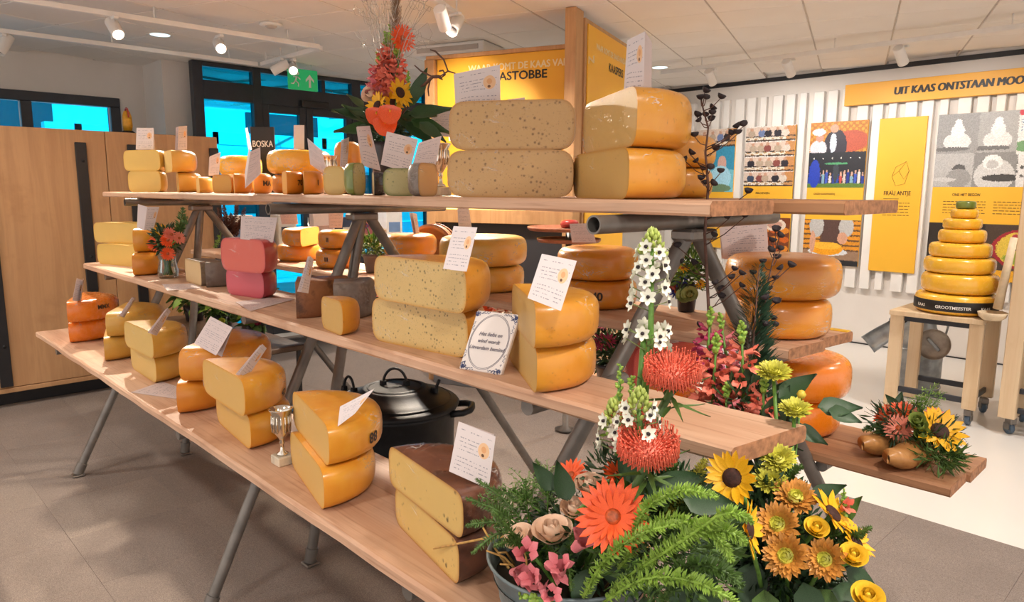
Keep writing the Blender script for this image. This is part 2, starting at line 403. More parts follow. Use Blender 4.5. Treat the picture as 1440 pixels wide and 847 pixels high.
for a, b in ((-2.0, -1.5), (-2.0, .4), (-2.0, 2.3)): obj('post', MB().bbox((a, b-.05, -.02), (a+.1, b+.05, 2.45)), FAC, cn, smooth=False)
obj('beam', MB().bbox((-2.1, -1.9, 2.25), (-1.9, 2.6, 2.449)), FAC, cn, smooth=False)
ex = thing('exit_sign', 'green hanging exit sign with a white running figure and arrow', 'exit sign', (-6.7, 0, 2.45))
e0 = px(405, 112, -6.7); e1 = px(446, 113, -6.7); eh = .2
ex.location = ((-6.7), (e0.y+e1.y)/2, (e0.z+e1.z)/2-.1); ew = e1.y-e0.y
EXG = G('exit_green'); EXG.bsdf(lin('#1F9A5C'), .4, emis=lin('#22B068'), estr=.35); EXG = EXG.m
obj('sign_panel', MB().bbox((-.012, -ew/2, 0), (.012, ew/2, eh), .004), EXG, ex, smooth=False)
obj('hanger', MB().tube([(0, -ew*.3, eh), (0, -ew*.3, CZ-ex.location.z)], .005, 6).tube([(0, ew*.3, eh), (0, ew*.3, CZ-ex.location.z)], .005, 6), WHITE, ex)
ar = [(-.012, .03), (.012, .03), (.012, .11), (.045, .08), (.045, .105), (0, .155), (-.045, .105), (-.045, .08), (-.012, .11)]
mb = MB(); mb.add([(.0135, y_+ew*.22, z_) for y_, z_ in ar], [tuple(range(9))]); obj('arrow', mb, WHITE, ex, smooth=False)
mb = MB(); T_ = lambda a, b, r_: mb.tube([(.0135, a[0]-ew*.25, a[1]), (.0135, b[0]-ew*.25, b[1])], r_, 6)
mb.lathe([(0, .0), (.016, .0)], 12, Matrix.Translation((.0138, -ew*.25+.02, .155)) @ Matrix.Rotation(PI/2, 4, 'Y'))
T_((.012, .13), (-.008, .085), .009); T_((.012, .125), (.045, .1), .006); T_((.008, .125), (-.03, .118), .006); T_((-.008, .085), (.025, .06), .007); T_((.025, .06), (.022, .03), .006); T_((-.008, .085), (-.03, .055), .007); T_((-.03, .055), (-.055, .055), .006)
obj('running_figure', mb, WHITE, ex)
Z2_ = 1.14
# ------------------------------------------------------------------ big oak cupboard at the left end
XC = -6.0
cb = thing('oak_cupboard', 'long oak-veneer cupboard with black upright strips at the left end of the shelves', 'cupboard', (XC-.3, .6, 0))
def L(p, o): return Vector(p)-o.location
def cbox(name, y0, y1, z0, z1, x0, x1, m, ch=.003): return obj(name, MB().bbox(L((x0, y0, z0), cb), L((x1, y1, z1), cb), ch), m, cb, smooth=False)
zt = 1.972
cbox('carcass', -1.6, 2.41, .112, zt, XC-.6, XC-.021, OAK)
cbox('plinth', -1.55, 2.36, .0065, .111, XC-.55, XC-.1, BLACKM)
ys = [px(148, 200, XC).y, px(4, 520, XC).y, 2.41]
seams = [-1.6, -.55, px(2, 520, XC).y-.12, ys[0], 2.41]
for a, b in zip(seams[:-1], seams[1:]): cbox('door_panel', a+.002, b-.002, .15, zt, XC-.02, XC, OAK)
cbox('bottom_rail', -1.6, 2.41, .112, .146, XC-.0205, XC+.004, OAK)
for pxx, pyy, wd in ((5, 500, .075), (112, 200, .072), (185, 200, .072), (300, 215, .072)):
    y_ = px(pxx, pyy, XC).y
    o = cbox('strip_handle', y_-wd/2, y_+wd/2, .16, zt-.09, XC+.0005, XC+.022, BLACKM)
    for z_ in (1.75, 1.05, .45): obj('screw', MB().lathe([(.012, 0), (.01, .004), (0, .005)], 10, Matrix.Translation(L((XC+.022, y_+.008, z_), cb)) @ Matrix.Rotation(PI/2, 4, 'Y')), IRON, o)
p = px(180, 186, XC-.25); p.z = zt
ln = thing('ornament', 'small yellow and red lantern-shaped ornament on top of the oak cupboard', 'ornament', p)
obj('base', MB().lathe([(0, 0), (.05, 0), (.05, .02), (.035, .03), (0, .03)], 16), BLACKM, ln)
obj('body', MB().lathe([(0, .03), (.03, .03), (.038, .07), (.034, .14), (.022, .18), (0, .185)], 16), mat('ochre_paint', '#E0A72A', .4), ln)
obj('ring', MB().tube([(.045*math.cos(a), 0, .13+.075*math.sin(a)) for a in [PI*k/10 for k in range(11)]], .007, 8), mat('red_paint', '#B5452F', .4), ln)

# ------------------------------------------------------------------ yellow display arch in the middle of the hall
A0 = px(806, 60, -3.36); A0.z = 0
al = thing('display_arch', 'tall yellow and oak display arch lettered KAASTOBBE and KAASPERS', 'display', A0, TH)
WF = wood_mat('arch_oak', '#C69A6B', '#B88B5D', '#A07448', axis=2, knots=.15, bump=.05, gs=1.5)
obj('post', MB().bbox((-.05, -.03, 0), (.03, .12, CZ-.004)), WF, al, smooth=False)
obj('side_frame', MB().bbox((.0, .1205, 0), (.045, 1.12, 2.735)), WF, al, smooth=False)
obj('side_board', MB().bbox((.0455, .15, .9), (.056, 1.10, 2.70), .002), YEL, al, smooth=False)
bt = 2.575
obj('back_board', MB().bbox((-1.18, .16, 1.44), (-.002, .19, bt-.03), .002), YEL, al, smooth=False)
obj('top_rail', MB().bbox((-1.27, .14, bt-.0295), (-.0505, .25, bt)), WF, al, smooth=False)
obj('left_post', MB().bbox((-1.27, .12, 0), (-1.185, .25, bt-.03)), WF, al, smooth=False)
obj('fascia', MB().bbox((-1.184, .12, 1.30), (-.0505, .155, 1.405)), WF, al, smooth=False)
obj('led_bar', MB().bbox((-1.18, .122, 1.4055), (-.052, .15, 1.435)), LED, al, smooth=False)
obj('niche_board', MB().bbox((-1.18, .20, .62), (-.052, .23, 1.2995)), mat('niche_slate', '#38393E', .6, .06, 6), al, smooth=False)
obj('counter', MB().bbox((-1.18, .03, .56), (-.06, .1995, .62)), mat('counter_green', '#3C7A55', .6, .3, 30), al, smooth=False)
obj('counter_base', MB().bbox((-1.18, .05, 0.0065), (-.06, .19, .5595)), mat('counter_grey', '#6B6A6C', .6, .06, 6), al, smooth=False)
text_on('WAAR KOMT DE KAAS VANDAAN', .07, WPRINT, al, (-.40, .16, 2.455), (1, 0, 0), (0, 0, 1), .03, width=1.0)
text_on('KAASTOBBE', .085, BLK, al, (-.51, .16, 2.385), (1, 0, 0), (0, 0, 1), .03, width=.5)
text_on('WAAR KOMT DE KAAS VANDAAN', .06, WPRINT, al, (.056, .72, 2.575), (0, 1, 0), (0, 0, 1), .03, width=.80)
text_on('KAASPERS', .085, BLK, al, (.056, .80, 2.475), (0, 1, 0), (0, 0, 1), .03, width=.36)
sk = MB()
for pts in ([(.28, 1.6), (.3, 1.9), (.36, 2.05), (.42, 1.9), (.44, 1.6)], [(.36, 2.05), (.36, 2.2)], [(.25, 1.75), (.47, 1.78)], [(.27, 1.62), (.36, 1.7), (.46, 1.63)], [(.22, 1.9), (.26, 1.7), (.32, 1.58)], [(.5, 2.0), (.46, 1.75), (.42, 1.6)], [(.28, 2.15), (.45, 2.12)], [(.31, 1.88), (.36, 1.95), (.41, 1.87)]):
    sk.tube([(.0568, y_, z_) for y_, z_ in pts], .0026, 4)
obj('line_drawing', sk, mat('drawing_ink', '#B98A35', .6), al)
def grass(u, v):
    n = math.sin(u*40+math.sin(v*23)*3)*.5+.5
    return (.16+.25*n*v, .24+.18*n, .06+.05*v)
painted('framed_photo', .13, .17, 16, 20, grass, Matrix.Translation((-.30, .1585, 1.98)), al)
obj('photo_frame', MB().bbox((-.375, .1590, 1.97), (-.225, .1599, 2.16)), WHITE, al, smooth=False)
painted('framed_photo', .25, .2, 16, 12, lambda u, v: (.12+.3*v, .2+.2*math.sin(u*9)**2, .3), Matrix.Translation((.0570, .93, 1.80)) @ Matrix.Rotation(PI/2, 4, 'Z'), al)
obj('caption_plate', MB().bbox((-1.08, .157, 1.93), (-.90, .1599, 2.03)), WHITE, al, smooth=False)
text_on('ZALMTING', .03, BLK, al, (-.99, .157, 2.0), (1, 0, 0), (0, 0, 1)); text_on('KOPEREN', .03, BLK, al, (-.99, .157, 1.955), (1, 0, 0), (0, 0, 1))
# three-tier wooden stand and cheese mould in front of the niche
WR = mat('reddish_wood', '#A8684A', .5, .18, 20)
q = py(800, 330, 3.35); sx_, sy_ = q.x, q.y
tr = thing('tiered_stand', 'round reddish wooden tier stand in front of the dark display niche', 'stand', (sx_, sy_, 0))
z1_ = py(790, 321, sy_).z; z2_ = py(800, 331, sy_).z
obj('foot', MB().lathe([(0, .0065), (.05, .0065), (.07, .02), (.02, .04), (.02, z1_-.02), (0, z1_-.02)], 24), STEEL, tr)
for z_, r_ in ((z1_, .26), (z2_-.03, .2)): obj('tray', MB().lathe([(.031, -.012), (r_*.95, -.012), (r_, .0), (r_, .012), (r_-.01, .012), (r_-.015, 0), (.031, 0)], 40, Matrix.Translation((0, 0, z_))), WR, tr)
c_ = tag(obj('red_cheese', MB().lathe([(0, 0), (.05, .002), (.06, .02), (.055, .04), (.04, .05), (0, .052)], 28, Matrix.Translation((0, 0, z1_+.001))), mat('red_wax', '#A83A35', .3), loc=(0, 0, 0)), 'small red waxed cheese on the round tier stand', 'cheese')
c_.location = (sx_-.04, sy_+.05, 0)
q = py(608, 316, 2.15); q.z = Z2_+.124
mo = thing('cheese_mould', 'round turned wooden cheese mould standing on edge behind the shelves', 'cheese mould', q)
Mm = Matrix.Rotation(math.radians(25), 4, 'Z') @ Matrix.Rotation(PI/2, 4, 'X')
obj('mould_body', MB().lathe([(0, -.06), (.1, -.06), (.12, -.05), (.12, .04), (.105, .04), (.10, .0), (0, 0)], 40, Mm), wood_mat('mould_wood', '#B98455', '#A8734A', '#8A5836'), mo)
for z_ in (-.035, .02): obj('hoop', MB().lathe([(.1202, z_-.008), (.124, z_-.008), (.124, z_+.008), (.1202, z_+.008)], 40, Mm), WR, mo)
# goods laid out on a low table before the glass doors
tq = Vector((-6.35, 3.55, 0)); ms = thing('shop_table', 'low shop table of white and blue goods before the glass doors', 'table', (tq.x, tq.y, 0))
TZ = 1.02
obj('tabletop', MB().bbox((-.28, -.95, TZ-.04), (.28, .95, TZ)), PINE, ms, smooth=False)
for sx in (-.25, .22):
    for sy in (-.9, .87): obj('leg', MB().bbox((sx, sy, .0065), (sx+.03, sy+.03, TZ-.0405)), BLACKM, ms, smooth=False)
obj('lower_shelf', MB().bbox((-.24, -.86, .5), (.24, .86, .53)), PINE, ms, smooth=False)
goods = [('box', 'white box with a blue stripe at the left on the shop table', -.85, .10, .30, '#E4E1DC', '#5B86B8'), ('box', 'tan paper box second from the left on the shop table', -.66, .09, .24, '#C9A27A', '#8A6A4A'), ('box', 'white box with a dark stripe near the middle of the shop table', -.42, .09, .30, '#E9E6E0', '#44484E'), ('bag', 'pale pink paper bag standing on the shop table', -.02, .12, .30, '#E8CFC4', '#C9A59A'), ('box', 'navy box on the shop table right of the pink bag', .22, .08, .26, '#31415E', '#D8D4CC'), ('box', 'orange and pink box on the shop table', .46, .08, .28, '#C98A70', '#8E4F58'), ('box', 'white box with a blue ornament at the right end of the shop table', .78, .10, .32, '#E9E9EA', '#6E8FC0')]
for nm_, lb_, gy, gw, gh_, c1_, c2_ in goods:
    t = thing('gift_'+nm_, lb_, nm_, (tq.x, tq.y+gy, TZ+.0004)); m1_ = mat('goods'+c1_, c1_, .6, .05, 10); m2_ = mat('goods'+c2_, c2_, .6, .05, 10)
    if nm_ == 'box': obj('carton', MB().bbox((-.08, -gw, 0), (.08, gw, gh_), .004), m1_, t, smooth=False)
    else:
        o = obj('bag_body', MB().add([(-.06, -gw*.8, 0), (.06, -gw*.8, 0), (.06, gw*.8, 0), (-.06, gw*.8, 0), (-.02, -gw, gh_), (.05, -gw, gh_), (.05, gw, gh_), (-.02, gw, gh_)], [(0, 3, 2, 1), (0, 1, 5, 4), (1, 2, 6, 5), (2, 3, 7, 6), (3, 0, 4, 7)]), m1_, t, smooth=False)
        obj('bag_handle', MB().tube([(.04, -gw*.4, gh_-.01), (.045, -gw*.2, gh_+.09), (.045, gw*.2, gh_+.09), (.04, gw*.4, gh_-.01)], .006, 6), m2_, t)
    obj('label_band', MB().bbox((.0795 if nm_ == 'box' else .0558, -gw*.7, gh_*.3), (.083 if nm_ == 'box' else .062, gw*.7, gh_*.62), .001), m2_, t, smooth=False)

# ------------------------------------------------------------------ posters on the far wall
YP = 7.545
def blob(c, u, v, cx, cy, rx, ry, col): return col if ((u-cx)/rx)**2+((v-cy)/ry)**2 < 1 else c
def rgb(h): return lin(h)[:3]
rr = random.Random(5)
people = [(rr.random(), rr.random(), rr.choice(['#2E2A33', '#B9A48F', '#6F7FA8', '#D8CBBE', '#8A4A44', '#3F4C63'])) for _ in range(60)]
def row_photo(u, v, k):
    c = rgb('#D9C4B4') if v > .35 else rgb('#E8DECF')
    if u > .82: c = rgb('#C48B55')
    if .28 < v < .36: c = rgb('#3A322E')
    for i in range(5):
        pxx, pyy, col = people[(k*5+i) % 60]
        cx = .1+.17*i+pxx*.06
        c = blob(c, u, v, cx, .52, .075, .24, rgb(col)); c = blob(c, u, v, cx, .8, .035, .1, rgb('#C79A80'))
    if v < .28 and math.sin(u*37+k)*math.sin(v*29+k*2) > .25: c = rgb('#B79368')
    if v < .1: c = rgb('#4A3A30')
    return c
def tasting(u, v):
    k = int(v*4.0); f = v*4-k
    return rgb('#EFEAE4') if f > .95 else row_photo(u, f, k)
def king(u, v):
    if v > .54:
        q_ = (v-.54)/.46; c = rgb('#B9742C')
        if math.sin(u*60)*math.sin(v*70) > .2: c = rgb('#D99A35')
        c = blob(c, u, q_, .72, .35, .3, .35, rgb('#B5533A')); c = blob(c, u, q_, .46, .2, .2, .55, rgb('#2E2836')); c = blob(c, u, q_, .42, .3, .06, .32, rgb('#C9D2E2')); c = blob(c, u, q_, .43, .78, .075, .14, rgb('#C99A80'))
        c = blob(c, u, q_, .16, .12, .15, .3, rgb('#DCD6DF')); c = blob(c, u, q_, .18, .48, .07, .13, rgb('#C9917C')); c = blob(c, u, q_, .16, .68, .12, .12, rgb('#F1ECE8'))
        return c
    q_ = v/.54; c = rgb('#22242C')
    if q_ < .12: c = rgb('#5E7A33')
    elif q_ < .5:
        i = int(u*16); col = ['#2948A8', '#3E57B5', '#C9B9B0', '#2B3F91', '#7EA4B8', '#B94C48', '#D8CFCB', '#25388A'][(i*5) % 8]
        if abs(u*16-i-.5) < .38 and q_ < .32+.12*((i*7) % 3)/2: c = rgb(col)
        if abs(u*16-i-.5) < .2 and .34+.12*((i*7) % 3)/2-.02 < q_ < .44+.12*((i*7) % 3)/2: c = rgb('#C8A08A')
    c = blob(c, u, q_, .12, .4, .1, .4, rgb('#2440B0')); c = blob(c, u, q_, .5, .45, .05, .28, rgb('#3A4148')); c = blob(c, u, q_, .5, .68, .2, .03, rgb('#4F9A6A'))
    for i in range(6): c = blob(c, u, q_, .1+i*.16, .83, .012, .02, rgb('#F3F0E8'))
    return c
def maker(u, v):
    c = rgb('#6A4A32'); 
    if v < .12: return rgb('#25262A')
    if v < .32: c = rgb('#9C7C62')
    elif abs((v*9) % 1-.5) < .34 and (u < .3 or u > .72): c = rgb('#E0942B')
    c = blob(c, u, v, .45, .29, .36, .09, rgb('#D9D9DC')); c = blob(c, u, v, .42, .36, .3, .15, rgb('#F0A21F')); c = blob(c, u, v, .42, .42, .28, .08, rgb('#F7B93A'))
    if .33 < u < .66 and v > .5: c = rgb('#5A423C')
    c = blob(c, u, v, .23, .85, .13, .25, rgb('#BDBAB6')); c = blob(c, u, v, .76, .85, .13, .22, rgb('#BDBAB6'))
    c = blob(c, u, v, .17, .5, .05, .25, rgb('#D5A083')); c = blob(c, u, v, .7, .6, .09, .13, rgb('#D5A083'))
    return c
def bw(u, v):
    g = lambda x: (x, x*.98, x*.96)
    if u > .68 and v > .42:
        c = g(.75)
        if v > .93: c = rgb('#C2283A')
        c = blob(c, u, v, .9, .8, .1, .14, rgb('#C95A45')); c = blob(c, u, v, .93, .66, .12, .1, rgb('#4A4234')); c = blob(c, u, v, .76, .53, .12, .07, rgb('#6F9A6A')); c = blob(c, u, v, .95, .52, .14, .07, rgb('#C9C7BC'))
        if .7 < u < .8 and (v*30) % 1 < .35 and .72 < v < .9: c = rgb('#6F86A8')
        return c
    if v > .46:
        c = g(.3) if u < .36 else g(.38); b = .18 if u < .36 else .52
        c = blob(c, u, v, b, .62, .12, .12, g(.72)); c = blob(c, u, v, b, .76, .06, .1, g(.8)); c = blob(c, u, v, b, .86, .035, .07, g(.85)); c = blob(c, u, v, b-.05, .52, .16, .03, g(.15))
        return c
    if u > .7:
        c = g(.72); n = math.sin(u*70)*math.sin(v*55)
        return g(.1) if n > .45 and .1 < v < .33 else c
    c = g(.45) if u < .34 else g(.25)
    c = blob(c, u, v, .52, .15, .17, .22, g(.6)); c = blob(c, u, v, .5, .33, .085, .1, g(.78)); c = blob(c, u, v, .5, .3, .05, .06, g(.5)); c = blob(c, u, v, .58, .12, .16, .05, g(.06))
    c = blob(c, u, v, .22, .25, .06, .06, g(.1)); c = blob(c, u, v, .22, .12, .11, .13, g(.3)); c = blob(c, u, v, .1, .1, .1, .03, g(.55))
    return c
def board(u, v):
    c = rgb('#2A2421') if u < .5 else rgb('#4A3B30')
    if v < .2: return rgb('#E9A92B') if u > .3 else rgb('#1D1A1A')
    c = blob(c, u, v, .86, .58, .3, .36, rgb('#A32A33')); c = blob(c, u, v, .86, .58, .26, .32, rgb('#E2C24A')); c = blob(c, u, v, .86, .42, .2, .12, rgb('#8FA33D'))
    c = blob(c, u, v, .86, .8, .14, .05, rgb('#B5434A'))
    if .72 < u and .55 < v < .68: c = rgb('#F1E9C8') if .57 < v < .66 else rgb('#2B2422')
    return c
def group_photo(u, v):
    if v > .72: return row_photo(u, (v-.72)/.28, 7)
    c = rgb('#3B93B5') if v > .35 else rgb('#79C4D4')
    c = blob(c, u, v, .72, .45, .1, .13, rgb('#D3A89A')); c = blob(c, u, v, .7, .22, .24, .2, rgb('#A6D6E8')); c = blob(c, u, v, .25, .3, .22, .25, rgb('#BFE3EC')); c = blob(c, u, v, .3, .56, .08, .1, rgb('#CFA795'))
    c = blob(c, u, v, .6, .06, .35, .07, rgb('#6E8A6A'))
    return c
def orange_stand(u, v):
    c = rgb('#7A3E22')
    for i in range(5):
        for j in range(4): c = blob(c, u, v, .1+.2*i, .12+.2*j, .09, .07, rgb('#E08A2C' if (i+j) % 2 else '#C9601F'))
    c = blob(c, u, v, .7, .84, .22, .14, rgb('#E6D3C0')); c = blob(c, u, v, .7, .84, .15, .09, rgb('#C99A86'))
    return c
def poster(x0, x1, z0, z1, label, bands):
    """board on spacers: bands = list of (z_low, z_high, paint function or None)"""
    t = thing('wall_poster', label, 'poster', ((x0+x1)/2, YP, z0)); w_ = x1-x0
    obj('board', MB().bbox((-w_/2, .0, 0), (w_/2, .0195, z1-z0), .002), YEL, t, smooth=False)
    for a, b, fn in bands:
        if fn: painted('photo_print', w_, b-a, max(20, int(w_*150)), max(14, int((b-a)*150)), fn, Matrix.Translation((0, -.0012, a-z0)), t)
    return t
def pxy(x, y): p = py(x, y, YP); return p.x, p.z
xa = [pxy(*q)[0] for q in ((975, 185), (1035, 181), (1050, 180), (1120, 176), (1141, 173), (1222, 169), (1237.7, 168.6), (1305, 165), (1321, 163))]
zt_ = 2.262
def zz(x, y): return pxy(x, y)[1]
t0 = poster(xa[0], xa[1], .9, zt_, 'wall poster with a blue group photo, leftmost of the wall posters', [(zz(1010, 270), zt_, group_photo)])
t1 = poster(xa[2], xa[3], .78, zt_, 'wall poster with four rows of tasting photos behind the black dried branch', [(zz(1080, 262), zt_, tasting), (.78, zz(1080, 306), orange_stand)])
t2 = poster(xa[4], xa[5], .80, zt_, 'wall poster with a crowd on a dark stage and a cheese maker below', [(zz(1180, 264), zt_, king), (.80, zz(1165, 309), maker)])
t3 = poster(xa[6], xa[7], .775, zt_, 'plain yellow wall poster lettered FRAU ANTJE', [])
t4 = poster(xa[8], xa[8]+.92, .765, zt_, 'wall poster with black and white photos behind the stacked cheese tower', [(zz(1380, 263), zt_, bw), (.765, zz(1380, 315), board)])
def note(t, x, z, s_, size, m=BLK, width=None, bold=.006): return text_on(s_, size, m, t, (x, -.0012, z-t.location.z), (1, 0, 0), (0, 0, 1), bold, width=width)
def para(t, x0, x1, z0, z1, rows, m):
    mb = MB(); r_ = random.Random(3)
    for k in range(rows):
        z = z1-(z1-z0)*k/max(1, rows-1)-t.location.z; x = x0; 
        while x < x1-.01:
            l = min(r_.uniform(.012, .045), x1-x); mb.add([(x, -.0013, z), (x+l, -.0013, z), (x+l, -.0013, z+.006), (x, -.0013, z+.006)], [(0, 1, 2, 3)]); x += l+.008
    obj('small_print', mb, m, t, smooth=False)
INK = mat('brown_ink', '#6E4E1B', .6)
note(t3, 0, zz(1254, 272), 'FRAU ANTJE', .055, width=.24); para(t3, -.12, .12, zz(1250, 303), zz(1250, 286), 5, INK)
obj('rule', MB().box((-.12, -.0014, zz(1250, 280)-.775), (.02, -.001, zz(1250, 280)-.771)), BLK, t3, smooth=False)
mb = MB()
for pts in ([(.0, .98), (.06, 1.07), (.09, .98), (.05, .9), (0, .98)], [(0, .98), (-.06, .93), (-.02, .84), (.06, .86), (.09, .98)], [(-.06, .93), (-.03, 1.02), (.06, 1.07)], [(-.05, .8), (-.02, .74), (.03, .78)]): mb.tube([(x, -.002, z) for x, z in pts], .0022, 4)
obj('line_drawing', mb, mat('drawing_ink', '#B98A35', .6), t3)
note(t4, -.18, zz(1345, 274), 'ONS HET BEGON', .035, width=.22); para(t4, -.36, -.02, zz(1345, 300), zz(1345, 284), 5, INK); para(t4, .04, .4, zz(1345, 300), zz(1345, 284), 5, INK)
note(t4, .33, zz(1420, 161), 'Antje', .09, WHITE, width=.2); note(t4, .34, zz(1415, 341), 'UITJE', .06, width=.14)
note(t2, -.1, zz(1165, 273), 'ONZE KAASMAKERIJ', .025, width=.22); para(t2, -.2, .02, zz(1165, 300), zz(1165, 283), 4, INK)
note(t1, -.05, zz(1085, 272), 'PROEVEN', .03, width=.16); para(t1, -.2, .15, zz(1085, 300), zz(1085, 283), 4, INK)
bn = thing('banner_board', 'long yellow board lettered UIT KAAS ONTSTAAN MOOIE above the posters', 'sign', (-1.9, 7.5, 2.405))
obj('board', MB().bbox((-1.09, 0, 0), (1.6, .06, .205), .003), mat('banner_yellow', '#E9A93A', .5, .02, 2), bn, smooth=False)
vs, fs = text_geo('UIT KAAS ONTSTAAN MOOIE DINGEN', .1, 0, .1); k_ = 1.42/(max(v[0] for v in vs)-min(v[0] for v in vs)); x0_ = min(v[0] for v in vs)
mb = MB(); xs_ = pxy(1261, 125)[0]+1.9; [mb.add([(xs_+(x-x0_)*k_+o_, -.0012-.0002*q_, .1+z) for x, z, _ in vs], fs) for q_, o_ in enumerate((0, .003, -.003, .006, -.006))]; obj('lettering', mb, BLK, bn, smooth=False)

# ------------------------------------------------------------------ wooden stool-table with the cheese tower, milk can, scoop, trolley
YS = 5.42
st = thing('wooden_stool_table', 'pale plywood side table on castors carrying the stacked cheese tower', 'table', (-1.43, 5.62, 0))
def sb(name, a, b, m=PINE, ch=.004, par=None): return obj(name, MB().bbox(Vector(a), Vector(b), ch), m, par or st, smooth=False)
SZ = .735
sb('tabletop', (-.285, -.27, SZ-.035), (.285, .27, SZ))
for sx in (-.285, .2):
    for sy in (-.235, .2): sb('leg', (sx, sy-.0, .115 if sx > 0 else .01), (sx+.085, sy+.04, SZ-.0355))
for sy in (-.22, .215): sb('steel_rail', (-.1995, sy, SZ-.075), (.1995, sy+.02, SZ-.036), DARKF)
for sy in (-.22, .215): sb('foot_rail', (-.1995, sy, .15), (.1995, sy+.02, .19), DARKF)
sb('cross_rail', (.225, -.1945, .15), (.245, .1995, .19), DARKF)
def castor(par, x, y, rot=0):
    M = Matrix.Translation((x, y, 0)) @ Matrix.Rotation(rot, 4, 'Z')
    o = obj('castor', MB().bbox((-.022, -.03, .07), (.022, .03, .1145), .006, M).box((-.024, -.012, .035), (-.017, .03, .075), M).box((.017, -.012, .035), (.024, .03, .075), M), STEEL, par, smooth=False)
    obj('castor_wheel', MB().lathe([(0, -.014), (.034, -.014), (.04, -.009), (.04, .009), (.034, .014), (0, .014)], 20, M @ Matrix.Translation((0, .01, .041)) @ Matrix.Rotation(PI/2, 4, 'Y')), mat('castor_blue', '#46586A', .5), o)
castor(st, .24, -.2); castor(st, .24, .2, .6); 
tw = thing('display_trolley', 'tall pale plywood trolley on castors at the right edge of the picture', 'trolley', (-.83, 5.62, 0))
sb('side_post', (-.185, -.265, .115), (-.09, .2, 2.02), PINE, .004, tw); sb('side_post', (.6, -.265, .115), (.7, .2, 2.02), PINE, .004, tw)
sb('back_panel', (-.0895, .17, .115), (.5995, .19, 2.02), PINE, .003, tw); sb('yellow_panel', (-.115, -.285, 1.16), (.6, -.266, 1.95), YEL, .002, tw)
sb('shelf', (-.0895, -.26, .7), (.5995, .1695, .73), PINE, .003, tw)
for z_ in (.15, .28, .665): sb('steel_rail', (-.0895, -.22, z_), (.5995, -.19, z_+.034), DARKF, .003, tw)
castor(tw, -.12, -.2, .9); castor(tw, .63, -.2, .2); castor(tw, -.12, .15, .3); castor(tw, .63, .15, 0)
wsp = py(1425, 335, 5.32); wst = py(1402, 443, 5.40)
sh = thing('wooden_shovel', 'long pale wooden shovel leaning against the plywood trolley', 'shovel', (wst.x, wst.y, SZ))
obj('handle', MB().tube([(0, 0, .08), (wsp.x-wst.x, wsp.y-wst.y+.02, wsp.z-SZ)], [.028, .02], 12), mat('bare_beech', '#D9C3A2', .6, .08, 20), sh)
obj('blade', MB().lathe([(0, .0), (.05, 0), (.075, .02), (.085, .05), (.08, .052), (.06, .03), (0, .02)], 24, Matrix.Translation((-.02, -.02, .004))), mat('bare_beech', '#D9C3A2', .6, .08, 20), sh)
# milk can
cp = pz(1262, 548, 0)
mk = thing('milk_can', 'grey galvanised milk can standing behind the plywood side table', 'milk can', (cp.x+.06, cp.y+.16, 0))
ZINC = mat('zinc', '#9DA1A3', .42, .16, 14, .1, 60, metal=.6)
obj('can_body', MB().lathe([(0, .003), (.185, .003), (.19, .02), (.19, .36), (.185, .40), (.13, .50), (.12, .56), (.135, .6), (.13, .605), (.115, .56), (.115, .5), (0, .45)], 40), ZINC, mk)
for z_ in (.03, .34): obj('hoop', MB().lathe([(.1895, z_-.008), (.196, z_-.004), (.196, z_+.004), (.1895, z_+.008)], 40), ZINC, mk)
for s_ in (-1, 1): obj('ear', MB().tube([(s_*.15, 0, .44), (s_*.2, 0, .47), (s_*.21, 0, .53), (s_*.17, 0, .57), (s_*.125, 0, .56)], .009, 8), ZINC, mk)
lp = py(1318, 482, 6.02)
Ml = frame((lp.x-mk.location.x, lp.y-mk.location.y-.10, lp.z), (.35, -1, .18))
lid = obj('lid', MB().lathe([(0, 0), (.085, 0), (.11, .01), (.115, .03), (.115, -.05), (.10, -.055), (0, -.05)], 36, Ml), mat('lid_zinc', '#A79C90', .45, .15, 14, .1, 60, metal=.5), mk)
obj('lid_grip', MB().bbox((-.012, -.06, .0), (.012, .06, .03), .005, Ml), ZINC, lid, smooth=False)
gp = py(1243, 470, 5.75)
gs = thing('grain_scoop', 'metal scoop with a dark handle leaning on the milk can', 'scoop', gp)
Mg_ = frame((0, 0, 0), (.62, .25, .6), (.2, -1, .2))
vs = []; fs = []
for i in range(9):
    t = i/8
    for k in range(9):
        a = -PI*.5+PI*k/8; r_ = .075*(1-.25*t*t) if t < .85 else .06
        vs.append((r_*(math.cos(a)*.8-.2)-.0, r_*math.sin(a), -.14+.24*t))
for i in range(8):
    for k in range(8): fs.append((i*9+k, i*9+k+1, i*9+k+10, i*9+k+9))
o = obj('scoop_blade', MB().add(vs, fs, Mg_ @ Matrix.Rotation(PI, 4, 'Z')), ZINC, gs); md = o.modifiers.new('thickness', 'SOLIDIFY'); md.thickness = .003
obj('scoop_handle', MB().tube([tuple(Mg_ @ Vector((-.03, 0, .10))), tuple(Mg_ @ Vector((-.02, 0, .24)))], .016, 10), IRON, gs)

# ------------------------------------------------------------------ tracks, spots, downlights
def track(name, a, b, label):
    a = Vector(a); b = Vector(b); t = thing(name, label, 'track', (a+b)/2); d = (b-a).normalized(); M = frame((0, 0, 0), (0, 0, 1), d); h = (b-a).length/2
    obj('rail', MB().bbox((-h, -.018, 0), (h, .018, .035), .003, M), WHITE, t, smooth=False)
    for k in (-.8, -.25, .3, .85): obj('hanger', MB().tube([tuple(M @ Vector((h*k, 0, .0351))), tuple(M @ Vector((h*k, 0, CZ-t.location.z+.002)))], .006, 6), WHITE, t)
    return t
trk = 2.67
a = pz(930, 105, trk); b = pz(1440, 40, trk); d_ = (b-a)
track('light_track', a, b+d_*.5, 'white light track hanging along the slatted poster wall')
a1 = pz(20, 0, trk); b1 = pz(449, 69, trk); track('light_track', (b1.x, a1.y-1.5, trk), b1, 'white light track over the oak cupboard, nearer of the two')
